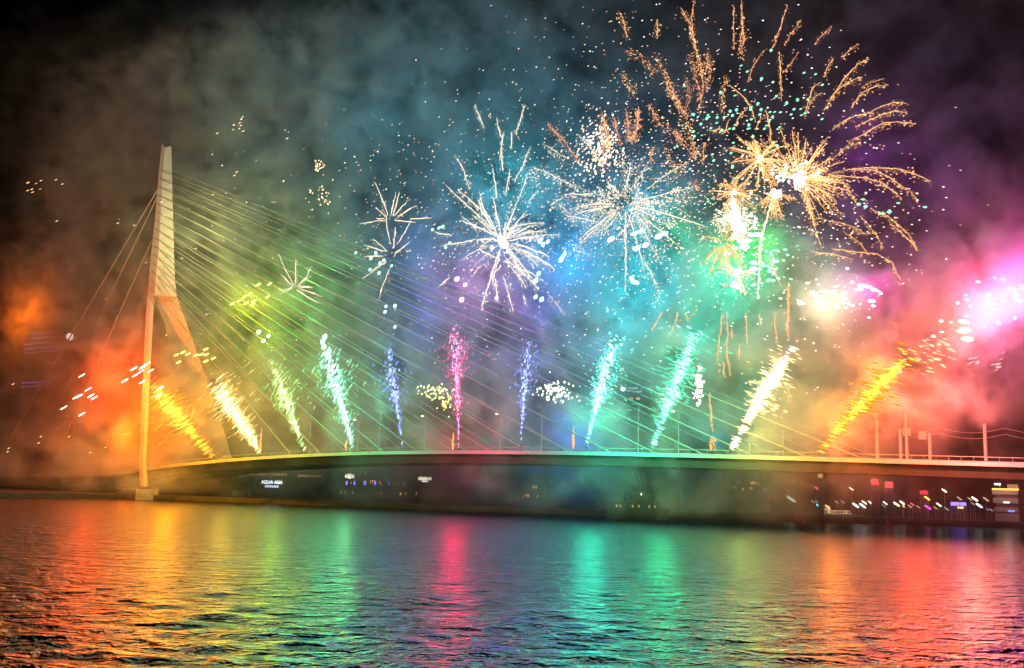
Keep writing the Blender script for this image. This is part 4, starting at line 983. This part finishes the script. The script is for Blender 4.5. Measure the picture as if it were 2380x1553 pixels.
# quay lamps and small lights of the right bank
def C5(x, y): return ((1960 + x / 7.0) * .9297, (1150 + y / 7.0) * .9297)
def C55(x, y): return ((2250 + x / 7.677) * .9297, (1150 + y / 7.677) * .9297)
cols = {'ivory': (1, .85, .55), 'white': (.85, .95, 1), 'amber': (1, .55, .12), 'red': (1, .05, .08), 'blue': (.10, .10, 1), 'teal': (.02, .7, .6), 'magenta': (1, .05, .8), 'mint': (.8, 1, .85), 'dim': (.9, .6, .35), 'grey': (.6, .6, .75)}
LIGHTS = [(C5(165, 360), 'ivory', .35), (C5(45, 520), 'amber', .4), (C5(120, 680), 'mint', .9), (C5(505, 730), 'dim', .35), (C5(570, 730), 'dim', .35), (C5(605, 805), 'teal', .5), (C5(760, 820), 'amber', .5), (C5(920, 735), 'dim', .4), (C5(1025, 735), 'dim', .4), (C5(1255, 795), 'white', .65), (C5(1375, 800), 'white', .65), (C5(1405, 745), 'ivory', .5), (C5(1515, 750), 'ivory', .5), (C5(1610, 755), 'ivory', .5), (C5(1770, 755), 'ivory', .45), (C5(1750, 805), 'grey', .45), (C5(1885, 760), 'ivory', .5), (C5(1970, 775), 'ivory', .6), (C5(2065, 750), 'white', .5), (C5(2080, 735), 'dim', .4), (C5(2245, 775), 'red', .4), (C5(570, 495), 'red', .4), (C5(1175, 505), 'ivory', .45), (C5(2090, 810), 'amber', .3), (C5(2200, 815), 'dim', .4),
          (C55(520, 735), 'amber', .55), (C55(535, 910), 'magenta', .6), (C55(745, 860), 'ivory', .5), (C55(890, 935), 'grey', .5), (C55(850, 590), 'ivory', .5), (C55(1140, 740), 'dim', .5), (C55(1340, 750), 'dim', .45), (C55(1435, 750), 'ivory', .6), (C55(1520, 875), 'white', .6), (C55(1650, 755), 'dim', .6), (C55(1680, 950), 'grey', .3), (C55(1750, 960), 'grey', .35), (C55(1400, 840), 'dim', .35), (C55(190, 890), 'dim', .45), (C55(350, 900), 'dim', .4), (C55(680, 920), 'dim', .4)]
words = {'ivory': 'warm white', 'white': 'cold white', 'amber': 'amber', 'red': 'red', 'blue': 'blue', 'teal': 'teal', 'magenta': 'magenta', 'mint': 'bright mint', 'dim': 'dim orange', 'grey': 'faint grey'}
place = lambda x: 'left of the white boat' if x < 1900 else 'above the white boat' if x < 1985 else 'right of the white boat' if x < 2060 else 'left of the blue stall' if x < 2205 else 'right of the blue stall'
tally = {}
for (x, y), c_, r in LIGHTS: tally.setdefault((c_, place(x)), []).append(x)
nth = ('leftmost', 'second from the left', 'third from the left', 'fourth from the left', 'fifth from the left', 'sixth from the left')
def lamp_label(x, c_):
    row = sorted(tally[(c_, place(x))])
    if len(row) == 1: return '%s quay lamp %s' % (words[c_], place(x))
    return '%s of the %s quay lamps %s' % ('rightmost' if x == row[-1] else nth[row.index(x)], words[c_], place(x))
for (x, y), c_, r in LIGHTS:
    b = bank_at(x, 14 + (x * 7) % 11); ds = math.hypot(b.x, b.y); p = on_wall(x, y, ds)
    root = thing('quay_lamp', Vector((p.x, p.y, b.z)), lamp_label(x, c_), 'lamp', 'small %s lamps on the right bank %s' % (words[c_], place(x)))
    h = max(p.z - b.z, 1.0)
    MB().tube([(0, 0, 0), (0, 0, h)], .07, 6).build('pole', M['post'], root)
    mb = MB(); t_ = Vector((0.8, 0, -.55)).normalized(); q = Vector((0, 0, h))
    mb.tube([q - t_ * r * 1.9, q - t_ * r * 1.2, q + t_ * r * 1.2, q + t_ * r * 1.9], [r * .25, r * .5, r * .5, r * .25], 6); mb.build('lantern', glow_of(cols[c_], {'dim': .5, 'grey': .4}.get(c_, 2.4)), root)
def awning(x, y, w, h, mat_, label, cat='stall'):
    b = bank_at(x, 18); ds = math.hypot(b.x, b.y); p = on_wall(x, y, ds); d = Vector((p.x, p.y, 0)).normalized(); rx = Vector((d.y, -d.x, 0)); s = ds / FPX
    root = thing('quay_stall', Vector((p.x, p.y, b.z)), label, cat, 'lit stalls on the right bank')
    z = p.z - b.z; W_, H_ = w * s, h * s
    MB().frame_box(-rx * W_ / 2 + Vector((0, 0, z - H_ / 2)), rx * W_, d * 1.2, Vector((0, 0, H_))).build('light_panel', mat_, root)
    MB().frame_box(-rx * W_ * .6 + Vector((0, 0, z + H_ / 2 + .05)), rx * W_ * 1.2, d * 3, Vector((0, 0, .25))).build('roof', M['roof'], root)
    MB().frame_box(-rx * W_ * .5 + d * 1.3, rx * W_, d * 1.5, Vector((0, 0, z + H_ / 2))).build('wall', M['facade'], root)
    for q in (-.5, .5):
        MB().tube([rx * W_ * q, rx * W_ * q + Vector((0, 0, z + H_ / 2))], .08, 6).build('post', M['post'], root)
awning(*C55(1120, 845), 30, 7, BLUE, 'stall with a blue light panel between the buoy and the control tower')
awning(*C55(1160, 915), 12, 4, glow_of((1, .7, .3), 1.2), 'small stall with a warm light panel below the blue one')
awning(*C55(460, 625), 16, 8, glow_of((.9, .03, .06), 1.0), 'stall with a dull red light panel right of the buoy')
awning(2033, 1120, 15, 13, RED, 'left of the two bright red panels hung high over the quay', 'light panel')
awning(2066, 1127, 17, 13, RED, 'right of the two bright red panels hung high over the quay', 'light panel')
awning(1907, 1104, 11, 12, glow_of((1, .5, .2), .9), 'amber light panel above the white boat in thin smoke', 'light panel')

# right: banded control tower
b0 = bank_at(2341, 6); ds = math.hypot(b0.x, b0.y); d = Vector((b0.x, b0.y, 0)).normalized(); rx = Vector((d.y, -d.x, 0)); s = ds / FPX
ct = thing('control_tower', b0, 'narrow banded control tower with a yellow light strip near the right edge', 'tower')
base_z = b0.z
def zpx(y): return on_wall(2341, y, ds).z - base_z
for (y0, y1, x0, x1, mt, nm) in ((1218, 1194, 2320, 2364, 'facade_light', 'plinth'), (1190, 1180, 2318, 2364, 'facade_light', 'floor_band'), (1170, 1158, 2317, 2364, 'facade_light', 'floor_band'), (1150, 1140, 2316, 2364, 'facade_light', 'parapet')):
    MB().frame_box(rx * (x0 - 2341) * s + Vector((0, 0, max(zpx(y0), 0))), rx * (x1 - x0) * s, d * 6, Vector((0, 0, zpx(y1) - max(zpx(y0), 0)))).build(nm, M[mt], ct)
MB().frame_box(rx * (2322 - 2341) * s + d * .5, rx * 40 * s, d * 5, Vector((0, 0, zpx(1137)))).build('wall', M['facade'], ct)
MB().frame_box(rx * (2316 - 2341) * s - d * .15 + Vector((0, 0, zpx(1139.5))), rx * 50 * s, d * .8, Vector((0, 0, 3.4 * s))).build('light_strip', glow_of((1, .55, .06), 1.6), ct)
MB().frame_box(rx * (2345 - 2341) * s + d * 1.2 + Vector((0, 0, zpx(1137))), rx * 20 * s, d * 3, Vector((0, 0, 10 * s))).build('cabin', M['facade_light'], ct)
MB().tube([rx * (-10 * s) + d + Vector((0, 0, zpx(1137))), rx * (-10 * s) + d + Vector((0, 0, zpx(1126)))], .07, 6).build('mast', M['post'], ct)
for x, y, m_ in ((2327, 1126, WHITE), (2342, 1168, IVORY), (2350, 1188, glow_of((.2, .3, 1), 1.0))):
    MB().frame_box(rx * (x - 6 - 2341) * s - d * .12 + Vector((0, 0, zpx(y + 2))), rx * 12 * s, d * .1, Vector((0, 0, 3.6 * s))).build('lamp', m_, ct)

def fill_lamp(parent, loc, col, watts):            # point lamp added in front of a thing to brighten it
    ld = bpy.data.lights.new('lamp_light', 'POINT'); ld.energy = watts; ld.color = col; ld.shadow_soft_size = 0.0
    q = bpy.data.objects.new('lamp_light', ld); COL.objects.link(q); q.parent = parent; q.location = loc; q['lampkey'] = 'local'
fill_lamp(ct, -d * 5 + Vector((0, 0, zpx(1128))), (1, .62, .45), 900)  # added fill, hanging in the air before the tower
# ------------------------------------------------------------------ boats
def boat_hull(L, Bm, H, sheer=.5):
    rings = []
    for t in np.linspace(0, 1, 11):
        w = Bm / 2 * (1 - abs(2 * t - 1.0) ** 3.2 * (.95 if t > .5 else .45)); x = (t - .5) * L; zt = H + sheer * (2 * t - 1) ** 2
        rings.append([(x, -w * .55, -.4), (x, -w, .5 * zt), (x, -w, zt), (x, w, zt), (x, w, .5 * zt), (x, w * .55, -.4)])
    return MB().loft([[Vector(q) for q in r] for r in rings])
def boat(px, py, yaw, label, cat, name, group=None):
    p = at_z(px, py, 0); root = thing(name, p, label, cat, group); root.rotation_euler = (0, 0, yaw); return root, (p - CAM).dot(fw) / FPX
# small red boat
root, s = boat(1857, 1214, .1, 'small red tug boat with a dark cabin left of the white boat', 'boat', 'tug_boat')
L = 34 * s
boat_hull(L, L * .38, 1.0, .5).build('hull', M['hull_red'], root)
MB().loft([[(x0, -w, z), (x1, -w, z), (x1, w, z), (x0, w, z)] for x0, x1, w, z in ((-.32 * L, .1 * L, .8, .9), (-.28 * L, .06 * L, .75, 2.4), (-.28 * L, .04 * L, .7, 2.9))]).build('cabin', M['hull_red'], root)
MB().box((-.22 * L, -.82, 1.7), (.02 * L, -.79, 2.2)).build('window', M['glass'], root)
MB().tube([(-.1 * L, 0, 2.9), (-.1 * L, 0, 4.2)], .08, 6).build('mast', M['post'], root)
# white passenger boat
p = at_z(1942, 1199, 0); root, s = boat(1942, 1206, 0.05, 'white passenger boat with a stepped wheelhouse by the right bank', 'boat', 'passenger_boat')
L = 78 * s
boat_hull(L, L * .22, 1.7, .5).build('hull', M['hull_white'], root)
MB().loft([[(x0, -w, z), (x1, -w, z), (x1, w, z), (x0, w, z)] for x0, x1, w, z in ((-.42 * L, .42 * L, 1.5, 1.65), (-.41 * L, .40 * L, 1.45, 3.0))]).build('cabin', M['hull_white'], root)
MB().loft([[(x0, -w, z), (x1, -w, z), (x1, w, z), (x0, w, z)] for x0, x1, w, z in ((-.40 * L, -.16 * L, 1.2, 3.0), (-.39 * L, -.20 * L, 1.1, 4.6))]).build('wheelhouse', M['hull_white'], root)
for k in range(8): MB().box((-.36 * L + k * .095 * L, -1.53, 2.1), (-.36 * L + k * .095 * L + .06 * L, -1.45, 2.7)).build('window', M['glass'], root)
MB().box((-.37 * L, -1.23, 3.6), (-.23 * L, -1.1, 4.2)).build('window', M['glass'], root)
MB().tube([(-.3 * L, 0, 4.6), (-.3 * L, 0, 6.2)], .06, 6).build('mast', M['post'], root)
for x_, m_ in ((-.25, glow_of((1, .6, .1), 2)), (.28, glow_of((1, .85, .1), .9))): MB().sphere((x_ * L, -1.6, 2.4), .28, 8, 5).build('deck_light', m_, root)
fill_lamp(root, Vector((-.25 * L, -6, 6)), (1, .7, .5), 700); fill_lamp(root, Vector((.25 * L, -6, 5)), (1, .75, .4), 350)  # two added fills off the boat's side, brightening hull and cabin
# dark ship in the haze
root, s = boat(1483, 1208, -.02, 'big dark ship lying in the haze under mid span', 'ship', 'dark_ship')
L = 142 * s
boat_hull(L, L * .2, 2.6, .7).build('hull', M['hull_dark'], root)
MB().loft([[(x0, -w, z), (x1, -w, z), (x1, w, z), (x0, w, z)] for x0, x1, w, z in ((-.42 * L, .40 * L, 1.8, 2.5), (-.40 * L, .34 * L, 1.7, 5.2), (-.40 * L, .30 * L, 1.65, 5.3))]).build('superstructure', M['hull_dark'], root)
MB().loft([[(x0, -w, z), (x1, -w, z), (x1, w, z), (x0, w, z)] for x0, x1, w, z in ((-.12 * L, .28 * L, 1.6, 5.2), (-.10 * L, .25 * L, 1.5, 7.8), (-.08 * L, .22 * L, 1.5, 8.0))]).build('bridge_deck', M['hull_dark'], root)
MB().tube([(.02 * L, 0, 8), (.02 * L, 0, 11.5)], .12, 6).build('mast', M['post'], root)
MB().loft([[(-.26 * L + math.cos(a) * .8, math.sin(a) * .8, z) for a in np.linspace(0, 6.283, 10, endpoint=False)] for z in (5.2, 7.4)]).build('funnel', M['hull_dark'], root)
for k, x in enumerate((-.36, -.30, -.1, .0, .17, .26)): MB().box((x * L - .25, -1.86, 3.4), (x * L + .25, -1.78, 4.2)).build('window', DIMW, root)
MB().box((.03 * L, -1.63, 6.9), (.05 * L, -1.55, 7.6)).build('window', IVORY, root)
# river buoy
p = at_z(2063, 1219, 0); bu = thing('river_buoy', p, 'orange brown river buoy standing in the orange reflection', 'buoy')
s = (p - CAM).dot(fw) / FPX
MB().loft([[(math.cos(a) * r, math.sin(a) * r, z) for a in np.linspace(0, 6.283, 12, endpoint=False)] for r, z in ((.7, -.4), (.9, .0), (.9, .5), (.35, .75))]).build('float', M['buoy'], bu)
MB().loft([[(math.cos(a) * r, math.sin(a) * r, z) for a in np.linspace(0, 6.283, 8, endpoint=False)] for r, z in ((.32, .7), (.24, 24 * s))]).build('post', M['buoy'], bu)
MB().sphere((0, 0, 24 * s + .35), .5, 10, 6).build('topmark', M['buoy'], bu)
